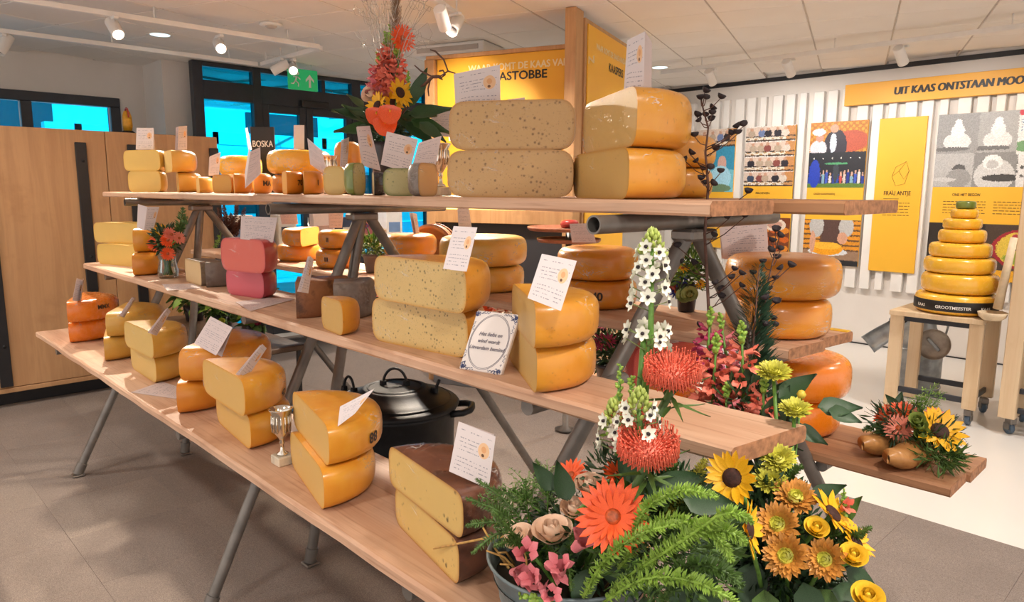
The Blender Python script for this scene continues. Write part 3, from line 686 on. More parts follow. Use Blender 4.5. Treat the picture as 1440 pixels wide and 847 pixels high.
a2 = pz(0, 48, trk); b2 = pz(362, 93, trk); track('light_track', (b2.x, a2.y-1.5, trk), b2, 'white light track close to the ribbon window')
track('light_track', b1+Vector((-.03, .03, 0)), b2+Vector((.03, .03, 0)), 'short white cross track in front of the glass doors')
c1 = pz(612, 4, trk); c2 = pz(650, 30, trk); track('light_track', c1-(c2-c1)*2.0, c2, 'white light track above the vase of flowers')
def track_spot(label, p, tgt, lit, watt=0, ang=60, lamp=True, cool=False):
    t = thing('track_spot', label, 'spotlight', p, 0, 'track spotlights'); tgt = Vector(tgt); d = (tgt-Vector(p)).normalized()
    M = frame(Vector((0, 0, -.075)), d)
    obj('adapter', MB().bbox((-.05, -.015, -.02), (.05, .015, -.001), .003), WHITE, t, smooth=False)
    obj('stem', MB().tube([(0, 0, -.0205), (0, 0, -.06)], .008, 8), WHITE, t)
    h = obj('lamp_head', MB().lathe([(0, -.08), (.036, -.08), (.04, -.074), (.04, .075), (.034, .078), (.033, .055), (0, .05)], 28, M), WHITE, t, angle=40)
    obj('lens', MB().lathe([(.0, .0555), (.0325, .0555)], 24, M), LAMP if lit else BLACKM, h)
    if lamp: spot('spot_beam', Vector(p)+Vector((0, 0, -.075))+d*.085, tgt, watt, ang, col=(1, .95, .9) if cool else (1, .84, .66))
    return t
def on(x, y, z=trk): q_ = pz(x, y, z); return q_
track_spot('lit white spotlight, the left one above the oak cupboard', on(160, 23), (-3.6, 1.6, 1.2), True, SPOT_W['shelf'], 62)
track_spot('lit white spotlight above the white column by the glass doors', on(308, 49), (-2.6, 1.5, 1.2), True, SPOT_W['shelf'], 58)
track_spot('lit white spotlight beside the green exit sign', on(411, 83), (-3.2, 1.9, 1.2), True, SPOT_W['mid'], 60)
track_spot('unlit white spotlight next to the lit one by the exit sign', on(393, 82), (-6.9, 1.5, 1.6), False, lamp=False)
track_spot('white spotlight half cut off at the left edge of the picture', on(4, 48), (-6.0, -.5, 0), False, lamp=False)
track_spot('white spotlight above the vase of flowers, right one of the pair', on(640, 18), (-2.6, 1.1, .8), False, SPOT_W['mid']*2.2, 85)
track_spot('white spotlight above the vase of flowers, left one of the pair', on(622, 8), (-4.6, 4.2, 1.6), False, SPOT_W['mid']*.6, 70)
for i, (x, y, lb) in enumerate(((1000, 97, 'white wall-washing spotlight on the far track, left of the dried branch'), (1110, 83, 'white wall-washing spotlight on the far track above the tasting photos'), (1268, 64, 'white wall-washing spotlight on the far track above the yellow banner'))):
    p = on(x, y); track_spot(lb, p, (p.x-.2+i*.15, 7.5, 1.5), False, SPOT_W['wall'], 105, cool=True)
p = on(1440, 41)+Vector((.6, .0, 0)); spot('spot_beam', p+Vector((0, 0, -.1)), (p.x, 7.5, 1.5), SPOT_W['wall'], 105)
def downlight(label, x, y, m):
    p = pz(x, y, CZ); t = thing('downlight', label, 'downlight', p)
    obj('trim_ring', MB().lathe([(.075, -.001), (.10, -.004), (.104, -.001), (.10, -.0005)], 32), WHITE, t); obj('diffuser', MB().lathe([(0, -.0015), (.0749, -.0015)], 32), m, t)
downlight('round bluish downlight in the ceiling between the two lit spotlights', 225, 49, COOL); downlight('round bluish downlight in the ceiling beside the yellow side panel', 928, 95, COOL)
p = pz(381, 33, CZ); sd = thing('smoke_detector', 'flat round white smoke detector on the ceiling left of the tall flowers', 'smoke detector', p)
obj('base', MB().lathe([(0, -.001), (.08, -.001), (.085, -.012), (.07, -.02), (0, -.02)], 32), WHITE, sd); obj('sensor', MB().lathe([(0, -.034), (.03, -.034), (.045, -.0205)], 24), GRIDM, sd)
p = pz(645, 66, CZ); vb = thing('air_unit', 'flat white air unit on the ceiling behind the yellow arch', 'air unit', p, TH)
obj('housing', MB().bbox((-.35, -.2, -.09), (.35, .2, -.002), .01), WHITE, vb, smooth=False); obj('grille', MB().bbox((-.3, -.206, -.07), (.3, -.2005, -.03), .002), GRIDM, vb, smooth=False)
# ------------------------------------------------------------------ trestles
Z1, Z2, Z3, TPL = .77, 1.14, 1.532, .03
def trestle(x, feet, label, lowbar=True):
    t = thing('trestle', label, 'trestle', (x, 1.57, .0065)); o = t.location; Lc = lambda p: Vector(p)-o
    def tb(name, a, b, r_=.021, n=16, foot=False):
        a = Lc(a); b = Lc(b)
        g = obj(name, MB().tube([a, b], r_, n), STEEL, t, angle=40)
        return g
    zb = Z3-TPL-.0225
    cbx = thing
    bar = MB(); p0 = Vector((x, 1.175, zb)); p1 = Vector((x, 1.99, zb))
    mb = MB(); ring = [(.0205, 0), (.0205, .815), (.0165, .815), (.0165, 0), (.0205, 0)]
    mb.lathe(ring, 20, frame(Lc(p0), (0, 1, 0))); obj('crossbar', mb, STEEL, t, angle=40)
    obj('head_sleeve', MB().bbox(Lc((x-.032, 1.51, zb-.05)), Lc((x+.032, 1.63, zb-.0215)), .006), STEEL, t, smooth=False)
    for (fx, fy, fz, hy) in feet:
        g = tb('leg', (x, hy, zb-.03), (fx, fy, .022))
        d = (Vector((fx, fy, .022))-Vector((x, hy, zb-.03))).normalized()
        obj('foot_clamp', MB().tube([Lc(Vector((fx, fy, .02))-d*.06), Lc(Vector((fx, fy, .02)))], .026, 14), STEEL, g, angle=40)
        obj('foot_pad', MB().bbox(Lc((fx-.03, fy-.03, .0068)), Lc((fx+.03, fy+.03, .0175)), .004), STEEL, g, smooth=False)
    for (y0, y1, z_) in ((.80, 1.21, Z1), (1.05, 1.39, Z2), (1.86, 2.18, Z2), (2.13, 2.43, Z1)):
        ft = feet[0] if y0 < 1.5 else feet[-1]; zb_ = z_-TPL-.02; xl = x+(ft[0]-x)*(1-(zb_-.02)/1.44)
        tb('step_bar', (xl+.03, y0, zb_), (xl+.03, y1, zb_), .0185)
    return t
trestle(-4.2, ((-4.28, .86, 0, 1.56), (-4.22, 1.40, 0, 1.57), (-4.2, 2.62, 0, 1.60)), 'grey tube trestle at the left end nearest the oak cupboard')
trestle(-2.5, ((-2.5, .87, 0, 1.56), (-2.57, 1.32, 0, 1.57), (-2.5, 2.63, 0, 1.60)), 'grey tube trestle in the middle beside the black pot')
trestle(-.97, ((-1.36, .86, 0, 1.54), (-.77, 2.62, 0, 1.58)), 'grey tube trestle at the right end behind the flowers')

# ------------------------------------------------------------------ scaffold boards
def plank(label, x0, x1, y0, y1, zt, m=PLANK, seed=0, skew=0.0):
    r_ = random.Random(seed); n = 26; mb = MB(); th = TPL; rows = []
    for i in range(n+1):
        t = i/n; x = x0+(x1-x0)*t; j = lambda a=.0035: r_.uniform(-a, a)
        c = .005
        ya = y0+j(); yb = y1+j()
        ring = [(ya, zt-th+c+j(.0015)), (ya+c, zt-th), (yb-c, zt-th), (yb, zt-th+c), (yb, zt-c-abs(j(.002))), (yb-c, zt), (ya+c+abs(j(.003)), zt), (ya, zt-c-abs(j(.004)))]
        e = skew*(1 if i == n else 0)
        rows.append([(x+e*(y-y0), y, z) for y, z in ring])
    vs = [p for r in rows for p in r]; fs = []
    for i in range(n):
        for k in range(8): fs.append((i*8+k, (i+1)*8+k, (i+1)*8+(k+1) % 8, i*8+(k+1) % 8))
    mb.add(vs, fs)
    base = ((x0+x1)/2, (y0+y1)/2, zt-th)
    o = thing('scaffold_plank', label, 'plank', base)
    b = obj('board', MB().add([tuple(Vector(v)-Vector(base)) for v in mb.v], mb.f), m, o, smooth=False)
    for i, row in ((0, rows[0]), (n, rows[-1])):
        s_ = -1 if i == 0 else 1
        vs = [tuple(Vector(v)-Vector(base)) for v in row]; vs2 = [(x+s_*.002, y, z) for x, y, z in vs]
        f = tuple(range(8)); obj('board_end', MB().add(vs2, [f if s_ < 0 else f[::-1]]).add(vs+vs2, [(k, (k+1) % 8, 8+(k+1) % 8, 8+k) for k in range(8)]), RAWEDGE, b, smooth=False)
    return o
plank('low front scaffold plank, the lowest shelf on the camera side', -4.58, -.62, .785, 1.13, Z1, PLANK, 1)
plank('front plank of the middle shelf on the camera side', -4.5, -.545, 1.02, 1.222, Z2, PLANK, 2, .15)
plank('rear plank of the middle shelf on the camera side', -4.42, -1.12, 1.226, 1.335, Z2, PLANK, 3)
plank('front plank of the top shelf', -4.85, -.735, 1.24, 1.50, Z3, PLANK, 4)
plank('rear plank of the top shelf with the darker end sticking out right', -4.8, -.60, 1.545, 1.86, Z3, PLANKD, 5)
plank('front plank of the middle shelf on the far side', -5.05, -.815, 1.80, 1.985, Z2, PLANK, 6, .1)
rp_ = plank('rear plank of the middle shelf on the far side', -5.05, -.815, 1.99, 2.185, Z2, PLANK, 7, .1)
obj('yellow_tape', MB().bbox((-.86-rp_.location.x, 2.15-rp_.location.y, TPL-.0005), (-.80-rp_.location.x, 2.182-rp_.location.y, TPL+.0025), .001), mat('yellow_tape', '#F0C02A', .4), rp_, smooth=False)
plank('front plank of the low far shelf under the clog of flowers', -4.4, -.485, 2.10, 2.255, Z1, PLANKD, 8)
plank('rear plank of the low far shelf under the clog of flowers', -4.4, -.475, 2.259, 2.43, Z1, PLANKD, 9)
# ------------------------------------------------------------------ cheese
def rind_mat(name, c1, c2, speck=None, rough=.32, coat=.35, sc=9, mott=.5, sd=.62, blot=None):
    g = G(name); v = g.coord()
    n = g.noise(v, sc, 4, .6); n2 = g.noise(v, 48, 3)
    c = g.mix(g.ramp(n, .32, .68), lin(c1), lin(c2))
    if speck: c = g.mix(g.math('MULTIPLY', g.ramp(g.noise(v, 95, 3, .6), sd, sd+.1), mott), c, lin(speck))
    if blot: c = g.mix(g.math('MULTIPLY', g.ramp(g.noise(v, 16, 4, .7), .5, .68), .85), c, lin(blot))
    g.bsdf(c, g.math('ADD', g.math('MULTIPLY', n2, .25), rough-.1), coat=coat, cr=.18, sss=.06, normal=g.bump(g.math('ADD', n2, n), .12, .004)); return g.m
def paste_mat(name, col, edge, speck=None, size=90, dens=.7, dark='#5B5A33', rough=.5, holes=False):
    g = G(name); v = g.coord(); at = g.n('ShaderNodeAttribute', attribute_name='inner')
    n = g.noise(v, 14, 3)
    dk = tuple(x*.9 for x in lin(col)[:3])+(1,)
    c = g.mix(n, dk, lin(col))
    if speck:
        vo = g.voro(v, size); pick = g.noise(v, 26, 2)
        m = g.math('MULTIPLY', g.ramp(g.math('MULTIPLY', vo.outputs['Distance'], -1), -.30, -.12), g.ramp(pick, dens-.08, dens+.06))
        c = g.mix(g.math('MULTIPLY', m, .8), c, lin(dark))
        vo2 = g.voro(v, size*2.2); m2 = g.math('MULTIPLY', g.ramp(g.math('MULTIPLY', vo2.outputs['Distance'], -1), -.28, -.1), g.ramp(g.noise(v, 40, 2), dens-.05, dens+.1))
        c = g.mix(g.math('MULTIPLY', m2, .55), c, lin(dark))
    c = g.mix(g.ramp(at.outputs['Fac'], 0, 1), lin(edge), c)
    g.bsdf(c, rough, sss=.08, coat=.08, cr=.25, normal=g.bump(g.math('ADD', n, g.noise(v, 120, 2)), .1, .002)); return g.m
KIND = {
 'gold': (rind_mat('gold_rind', '#E0921C', '#EAA834'), paste_mat('gold_paste', '#E0B365', '#DA9C3C')),
 'amber': (rind_mat('amber_rind', '#DC8418', '#E69A2C'), paste_mat('amber_paste', '#DFA444', '#D88A22')),
 'orange': (rind_mat('orange_rind', '#EC7E16', '#F08C24', rough=.25, coat=.6, sc=3), paste_mat('orange_paste', '#EA9334', '#DE7420')),
 'mellow': (rind_mat('mellow_rind', '#D5A03C', '#DEAE4E'), paste_mat('mellow_paste', '#DCB96E', '#CF9E48')),
 'pale': (rind_mat('pale_rind', '#E3B553', '#E8BF62'), paste_mat('pale_paste', '#E6BE62', '#DDAE4C')),
 'herb': (rind_mat('herb_rind', '#CE8420', '#DC962E', '#7A5A26', mott=.7), paste_mat('herb_paste', '#D8B775', '#CB9644', True, 75, .44, '#5E5530')),
 'herbpale': (rind_mat('herb_pale_rind', '#C48F48', '#D2A258', '#8A6A3A', mott=.5), paste_mat('herb_pale_paste', '#D0A76E', '#BD8D50', True, 62, .44, '#7A5A38')),
 'cumin': (rind_mat('cumin_rind', '#D68E22', '#DE9C32', '#7A5526', mott=.6), paste_mat('cumin_paste', '#D3AA62', '#C8923E', True, 110, .6, '#94703A')),
 'brown': (rind_mat('brown_rind', '#5A3324', '#7A4A34', rough=.3, coat=.6, blot='#44261C'), paste_mat('truffle_paste', '#DDB86C', '#B9833F', True, 46, .58, '#4A3A22')),
 'red': (rind_mat('red_rind', '#B33A3C', '#C94B48', rough=.3, coat=.5), paste_mat('red_paste', '#D9604E', '#BF403C')),
 'pink': (rind_mat('pink_rind', '#A82F42', '#C04A58', rough=.3, coat=.5), paste_mat('pink_paste', '#CF5563', '#B23A48')),
 'crust': (rind_mat('crust_rind', '#7A4A2C', '#94603A', rough=.55, coat=.15, blot='#4A2A1A'), paste_mat('crust_paste', '#D9B98A', '#9A7148')),
 'greyrind': (rind_mat('grey_rind', '#6F625A', '#8C7E72', rough=.5, coat=.25, blot='#5A4A40'), paste_mat('grey_paste', '#DDBE8E', '#A98A62')),
 'green': (rind_mat('green_rind', '#66742E', '#7E8A3A', rough=.3, coat=.4), paste_mat('green_paste', '#C8BD86', '#6E7A34', True, 90, .5, '#6F7A50')),
 'black': (rind_mat('black_rind', '#1E1A1E', '#2C262A', rough=.25, coat=.7), paste_mat('black_paste', '#D9C08A', '#2A2426')),
 'yellow': (rind_mat('yellow_wax', '#EFAE2A', '#F4BC3C', rough=.22, coat=.6, sc=4), paste_mat('yellow_paste', '#F0C35A', '#EBAA30')),
}
def film_mat():
    g = G('cling_film'); v = g.coord()
    n = g.noise(g.map(v, (1, 1, 2.2)), 13, 2, .5, 2.6); ridge = g.math('ABSOLUTE', g.math('SUBTRACT', n, .5)); cre = g.math('SUBTRACT', 1, g.ramp(ridge, 0, .022))  # creases whitened to paint in the film's crinkle highlights
    gate = g.ramp(g.noise(v, 8, 2), .50, .66)
    b = g.n('ShaderNodeBsdfPrincipled'); b.inputs['Base Color'].default_value = (1, .98, .96, 1); b.inputs['Roughness'].default_value = .16
    b.inputs['Specular IOR Level'].default_value = .9
    g.set(b.inputs['Normal'], g.bump(n, .9, .01))
    tr = g.n('ShaderNodeBsdfTransparent'); tr.inputs[0].default_value = (.985, .98, .975, 1); mx = g.n('ShaderNodeMixShader')
    g.set(mx.inputs[0], g.math('ADD', g.math('MULTIPLY', g.math('MULTIPLY', cre, gate), .62), .012))
    g.t.links.new(tr.outputs[0], mx.inputs[1]); g.t.links.new(b.outputs[0], mx.inputs[2]); g.t.links.new(mx.outputs[0], g.out.inputs[0]); return g.m
FILM = film_mat()
MARKM = mat('stamp_ink', '#3A2310', .5)
def profile(R, h, s, e=.62, n=12, dome=.02):
    out = []
    for i in range(n+1):
        a = PI/2-PI*i/n; c = abs(math.cos(a))**e; q = math.sin(a); q = math.copysign(abs(q)**e, q)
        out.append((R-s+s*c, h/2+h/2*q))
    return out
def cheese_parts(t, R, h, kind, a0, a1, s=None, film=True, mark=None, e=.62, chunk=None):
    """a wheel, or the piece of a wheel between angles a0 and a1, around local z; parts: rind, cut_face, cling_film, stamp"""
    rm, pm = KIND[kind]; s = s if s is not None else h*.55; s = min(s, R*.8)
    prof = profile(R, h, s, e); full = a1-a0 > 2*PI-.01; n = 48 if full else max(8, int(44*(a1-a0)/(2*PI))+4)
    pr = [(0, h)] + [( (R-s)*.5, h)] + prof + [((R-s)*.5, 0)] + [(0, 0)]
    obj('rind', MB().lathe(pr[::-1], n, None, a0, a1), rm, t, angle=50)
    if not full:
        mb = MB(); inner = []
        def face(outl, flip):
            cx = sum(p[0] for p in outl)/len(outl); o = len(mb.v); m = len(outl)
            def ins(p, d):
                vx, vz = cx-p[0], h/2-p[1]; return (p[0]+max(-abs(vx), min(abs(vx), math.copysign(min(d, abs(vx)), vx))), p[1]+math.copysign(min(d, abs(vz)), vz))
            rings = [outl, [ins(p, .004) for p in outl], [ins(p, .012) for p in outl]]
            vs = [p for r in rings for p in r]+[(cx, h/2)]
            return vs, m
        def emit(outl, xform):
            vs, m = face(outl, False); o = len(mb.v)
            mb.v += [xform(p) for p in vs]; inner.extend([0]*m+[.55]*m+[1]*m+[1])
            for r in range(2):
                for k in range(m): mb.f.append((o+r*m+k, o+r*m+(k+1) % m, o+(r+1)*m+(k+1) % m, o+(r+1)*m+k))
            for k in range(m): mb.f.append((o+2*m+k, o+2*m+(k+1) % m, o+3*m))
        if abs((a1-a0)-PI) < .02:
            dx, dy = math.cos(a0), math.sin(a0)
            outl = [(-x, z) for x, z in prof][::-1]+prof      # left bottom->top, right top->bottom
            emit(outl, lambda p: (dx*p[0], dy*p[0], p[1]))
        else:
            for a in (a0, a1):
                outl = [(0, 0), (0, h)]+prof
                emit(outl, lambda p, a=a: (math.cos(a)*p[0], math.sin(a)*p[0], p[1]))
        me = mb.mesh('cut_face', False); at = me.attributes.new('inner', 'FLOAT', 'POINT'); at.data.foreach_set('value', inner)
        link('cut_face', me, pm, t)
    if film:
        r_ = random.Random(int(R*1e5)+len(t.name)); g = .0016
        pf = [(max(0, x+g*(1 if x > 0 else 0)), z+(g if z > h/2 else 0)) for x, z in profile(R, h, s, e, 16)]
        pf = [(0, h+g)]+pf+([] if True else [])
        if full: fm = MB().lathe(pf[::-1], 56)
        else:
            fm = MB().lathe(pf[::-1], n+6, None, a0, a1)
            if abs((a1-a0)-PI) < .02:
                dx, dy = math.cos(a0), math.sin(a0); nx, ny = math.sin(a0), -math.cos(a0)
                outl = [(-x, z) for x, z in prof][::-1]+prof
                fm.add([(dx*x+nx*g, dy*x+ny*g, z) for x, z in outl], [tuple(range(len(outl)))])
        obj('cling_film', fm, FILM, t, angle=50)
    if mark:
        txt, ang, zf, size, flip = mark; vs, fs = text_geo(txt, size, .03); mb = MB(); f_ = -1 if flip else 1
        zc = h*zf
        def rad(z):
            q = max(-1, min(1, (z-h/2)/(h/2))); q = abs(q)**(1/e); return R-s+s*max(0, 1-q*q)**(e/2)
        mb.add([((rad(zc+y*f_)+.0022)*math.cos(ang+x*f_/R), (rad(zc+y*f_)+.0022)*math.sin(ang+x*f_/R), zc+y*f_) for x, y, _ in vs], fs)
        obj('stamp', mb, MARKM, t, smooth=False)
    return t
def half(label, kind, z, h, N, F=None, az=None, D=None, film=True, s=None, mark=None, group=None, span=180, cat='cheese', name='half_cheese', e=.62):
    """half wheel standing on z: N = photo position of the near/left lower corner of its cut, F = the other one (or direction az and length D); the rind lies right of N->F"""
    n = pz(*N, z)
    if F is not None:
        f = pz(*F, z); d = f-n; D = d.length if D is None else D; az = math.atan2(d.y, d.x)
    else: az = math.radians(az)
    c = n+Vector((math.cos(az), math.sin(az), 0))*(D/2); R = D/2
    t = thing(name, label, cat, (c.x, c.y, z), az, group)
    if span == 180: cheese_parts(t, R, h, kind, -PI, 0, s, film, mark, e)
    else:
        t.location = (n.x+math.cos(az)*D, n.y+math.sin(az)*D, z)          # wedge: point of the wedge is F, D its radius
        cheese_parts(t, D, h, kind, PI, PI+math.radians(span), s, film, mark, e)
    return t
def wheel(label, kind, z, h, B, R, film=True, s=None, mark=None, group=None, e=.62, cat='cheese', name='round_cheese', off=(0, 0)):
    """whole wheel whose nearest lower rim point shows at B"""
    n = pz(*B, z); d = Vector((n.x, n.y, 0)).normalized(); c = n+d*(R-.5*(s or h*.55))
    t = thing(name, label, cat, (c.x+off[0], c.y+off[1], z), math.atan2(-d.y, -d.x), group)
    return cheese_parts(t, R, h, kind, 0, 2*PI, s, film, mark, e)

E1 = .0006
# low front plank, left to right
h = .112
half('lower orange half cheese of the pair at the far left of the low plank', 'orange', Z1, h, (98, 484), az=158, D=.40, mark=None)
half('upper orange half cheese of the far left pair, stamped with dark letters', 'orange', Z1+h+E1, h, (95.5, 456), az=158, D=.41, mark=('MMX', -2.3, .62, .03, False))
half('lower mellow yellow half cheese, second stack from the left of the low plank', 'mellow', Z1, h, (148, 510), az=163, D=.38)
half('upper mellow yellow half cheese, second stack from the left of the low plank', 'mellow', Z1+h+E1, h, (150, 476), az=150, D=.40)
half('lower pale yellow half cheese with cut side showing, third low stack', 'mellow', Z1, h, (221, 541), F=(181, 515), D=.36)
half('upper pale yellow half cheese with cut side showing, third low stack', 'mellow', Z1+h+E1, h, (217, 507), F=(178, 487), D=.37)
half('lower amber half cheese, fourth low stack, half hidden by its neighbour', 'amber', Z1, h, (250, 585), az=150, D=.36)
half('upper amber half cheese under the tilted card, fourth low stack', 'amber', Z1+h+E1, h*1.1, (253, 540), az=128, D=.42)
half('lower golden half cheese left of the silver cup', 'gold', Z1, h, (354, 636), F=(300, 588), D=.36, mark=('90', -2.5, .45, .042, True))
half('upper golden half cheese in crinkled film, left of the silver cup', 'gold', Z1+h+E1, h*1.06, (346, 590), F=(290, 553), D=.38, mark=('42', -2.3, .35, .03, False))
half('lower golden half cheese right of the silver cup', 'gold', Z1, h*.97, (457, 723), F=(414, 660), D=.36)
half('upper golden half cheese stamped 88 right of the silver cup', 'gold', Z1+h*.97+E1, h*.97, (464, 661), F=(421, 608), D=.38, mark=('88', -2.42, .45, .038, True))
half('lower half cheese with brown rind and dark specks beside the flower bucket', 'brown', Z1, .098, (646, 828), F=(559, 738), D=.33, s=.04)
half('upper half cheese with brown rind and dark specks beside the flower bucket', 'brown', Z1+.098+E1, .098, (652, 763), F=(567, 696), D=.34, s=.04)
# middle front shelf
h = .11
half('lower pale half cheese at the left end of the middle shelf', 'pale', Z2, h*1.02, (216, 378), F=(138, 371), film=False, s=.045)
half('upper pale half cheese at the left end of the middle shelf', 'pale', Z2+h*1.02+E1, h*1.02, (214, 344), F=(133, 341), film=False, s=.045)
half('lower orange-yellow half cheese behind the glass vase of orange flowers', 'amber', Z2, .105, (187, 389), az=150, D=.28)
half('upper orange-yellow half cheese behind the glass vase of orange flowers', 'gold', Z2+.105+E1, .115, (188, 356), az=150, D=.28)
half('flat tan cheese piece right of the glass vase', 'greyrind', Z2, .105, (284, 403), F=(246, 391), film=False, s=.02, span=180, D=.22)
half('tan wedge with grey rind standing before the red cheeses', 'greyrind', Z2, .105, (290, 405), az=150, D=.16, s=.015, span=95, film=True, name='cheese_wedge')
half('lower crimson half cheese in film on the middle shelf', 'pink', Z2, .105, (372, 421), F=(322, 414), D=.235, s=.045)
half('upper red half cheese on the middle shelf', 'red', Z2+.105+E1, .125, (374, 386), F=(312, 380), D=.25, s=.05)
half('brown-crusted wedge with a card stuck in its top', 'crust', Z2, .118, (417, 449), az=150, D=.17, s=.01, span=88, film=False, name='cheese_wedge')
half('greyish wrapped cheese piece behind the small herb cheese', 'greyrind', Z2, .118, (470, 452), az=148, D=.135, s=.02, span=110, name='cheese_wedge')
half('small half herb cheese with orange rind at the edge of the middle shelf', 'cumin', Z2, .10, (483, 474), F=(454, 462), D=.16, s=.04)
half('lower big herb-speckled half cheese left of the tile', 'herb', Z2, .122, (658, 506), F=(524, 478), s=.05)
half('upper big herb-speckled half cheese left of the tile', 'herb', Z2+.122+E1, .118, (656, 444), F=(527, 420), s=.05)
half('lower cumin half cheese in film right of the tile', 'cumin', Z2, .099, (755, 558), F=(730, 524), D=.33, s=.045)
half('upper cumin half cheese in film right of the tile', 'cumin', Z2+.099+E1, .096, (753, 495), F=(729, 464), D=.33, s=.045)
# top shelf: placed on the board by distance, then by photo column
def at3(xp, Y, z=Z3): d = ray(xp, 268); return Vector((d.x*Y/d.y, Y, z))
def half3(label, kind, z, h, xn, yn, xf, yf, film=True, s=None, mark=None, group=None, D=None, e=.62, name='half_cheese', near=False):
    n = at3(xn, yn, z); f = at3(xf, yf, z); d = f-n; az = math.atan2(d.y, d.x); R = d.length/2 if D is None else D/2; c = n+d.normalized()*R if near else (n+f)/2
    t = thing(name, label, 'cheese', (c.x, c.y, z), az, group); return cheese_parts(t, R, h, kind, -PI, 0, s, film, mark, e)
h = .115
half3('lower pale half cheese at the left end of the top shelf', 'pale', Z3, .12, 227, 1.42, 181, 1.31, film=False, s=.04)
half3('upper pale half cheese at the left end of the top shelf', 'pale', Z3+.12+E1, .12, 228, 1.43, 177, 1.31, film=False, s=.05)
half3('lower yellow half cheese in film behind the small upright card', 'mellow', Z3, .11, 256, 1.36, 246, 1.60, D=.26)
half3('upper yellow half cheese in film, second stack on the top shelf', 'mellow', Z3+.11+E1, .12, 254, 1.36, 226, 1.50, D=.30)
smalls = [('small cut cheese, first in the row of little cheeses on the top shelf', 'mellow', 281, 1.30, 270, 1.40, .075, None), ('small flat-faced cheese, second in the row of little cheeses', 'amber', 326, 1.36, 289, 1.32, .085, None),
          ('small orange cheese in film, third in the row of little cheeses', 'amber', 330, 1.30, 327, 1.45, .085, None), ('small orange cheese with a dark stamp, fourth in the row of little cheeses', 'amber', 358, 1.30, 356, 1.46, .085, ('MA', -2.4, .5, .03, False)),
          ('small cheese stamped 70, fifth in the row of little cheeses', 'amber', 404, 1.29, 391, 1.39, .088, ('70', -2.4, .5, .028, False)), ('small orange-yellow cheese, sixth in the row of little cheeses', 'amber', 428, 1.31, 425, 1.46, .088, ('1', -2.4, .5, .028, False))]
for lb, k, xn, yn, xf, yf, hh, mk_ in smalls: half3(lb, k, Z3, hh, xn, yn, xf, yf, s=.03, mark=mk_, D=.15, near=True)
half3('small pale cheese with its round cut face forward, left of the green one', 'mellow', Z3, .10, 486, 1.33, 455, 1.29, s=.04)
def wh3(label, kind, z, h, xl, xr, yc, mark=None):
    c = at3((xl+xr)/2, yc, z); R = (xr-xl)/2*depth(c)/FPX; t = thing('round_cheese', label, 'cheese', c, math.atan2(-c.y, -c.x)); return cheese_parts(t, R, h, kind, 0, 2*PI, None, True, mark)
wh3('lower golden wheel hidden behind the row of little cheeses', 'amber', Z3, .085, 316, 366, 1.70)
wh3('golden wheel behind the little cheeses left of the black sign', 'yellow', Z3+.0855, .115, 312, 369, 1.70)
wh3('lower golden wheel hidden under the broad golden one', 'amber', Z3, .09, 384, 462, 1.70)
wh3('broad golden wheel behind the little cheeses right of the black sign', 'yellow', Z3+.0905, .115, 379, 466, 1.70)
wh3('lower orange wheel hidden under the orange one by the tall vase', 'amber', Z3, .09, 474, 506, 1.68)
wh3('orange wheel behind the narrow white card on the top shelf', 'amber', Z3+.0905, .135, 472, 509, 1.68)
half3('small green cheese with a labelled round cut face', 'green', Z3, .108, 512, 1.34, 499, 1.28, D=.10, s=.04)
half3('small dark cheese in shiny black wrap beside the green one', 'black', Z3, .08, 528, 1.32, 522, 1.42, D=.10, s=.03)
half3('small round herb cheese with a green rind, right of the black one', 'green', Z3, .085, 580, 1.33, 548, 1.27, s=.035, D=.11)
half3('small herb cheese with a bluish label, left of the big herb cheeses', 'greyrind', Z3, .098, 612, 1.35, 592, 1.27, s=.035, D=.12)
half3('lower big speckled half cheese on the top shelf', 'herbpale', Z3, .128, 806, 1.46, 629, 1.27, s=.062)
half3('upper big speckled half cheese on the top shelf', 'herbpale', Z3+.128+E1, .132, 807, 1.47, 632, 1.28, s=.062)
half3('lower big half cheese with an amber rind at the right end of the top shelf', 'cumin', Z3, .115, 884, 1.275, 806, 1.50, s=.06)
half3('upper big half cheese with an amber rind at the right end of the top shelf', 'cumin', Z3+.115+E1, .13, 893, 1.285, 818, 1.50, s=.06)
wh3('lower tan cheese wheel behind the big amber halves on the top shelf', 'cumin', Z3, .08, 908, 1000, 1.70)
wh3('upper tan cheese wheel behind the big amber halves on the top shelf', 'cumin', Z3+.08+E1, .085, 910, 1003, 1.70)
# far side, middle shelf
h = .115
def wh(label, kind, z, h, xl, xr, yc, mark=None, film=True, s=None):
    """whole wheel on the far shelves: spans photo columns xl..xr at depth line y=yc"""
    c = py((xl+xr)/2, 400, yc); c = Vector((c.x, yc, z)); R = (xr-xl)/2*depth(c)/FPX
    t = thing('round_cheese', label, 'cheese', c, math.atan2(-c.y, -c.x)); return cheese_parts(t, R, h, kind, 0, 2*PI, s, film, mark)
wh('lower orange wheel, leftmost stack on the far middle shelf', 'amber', Z2, .098, 392, 452, 2.0)
c_ = py(437, 345, 1.99); t = thing('half_cheese', 'upper orange half cheese, leftmost stack on the far middle shelf', 'cheese', (c_.x, 1.99, Z2+.098+E1), math.radians(-48)); cheese_parts(t, .155, .10, 'amber', -PI, 0)
wh('lower orange wheel stamped with a bar, behind the leaning trestle leg', 'amber', Z2, .10, 446, 503, 1.96, ('III', -.5, .5, .03, False))
wh('upper orange wheel behind the leaning trestle leg', 'amber', Z2+.10+E1, .10, 450, 500, 1.97, ('II', -.5, .5, .03, False))
wh('lower orange wheel behind the big herb cheeses', 'amber', Z2, .105, 540, 618, 1.97)
wh('upper orange wheel behind the big herb cheeses', 'amber', Z2+.105+E1, .105, 541, 615, 1.97)
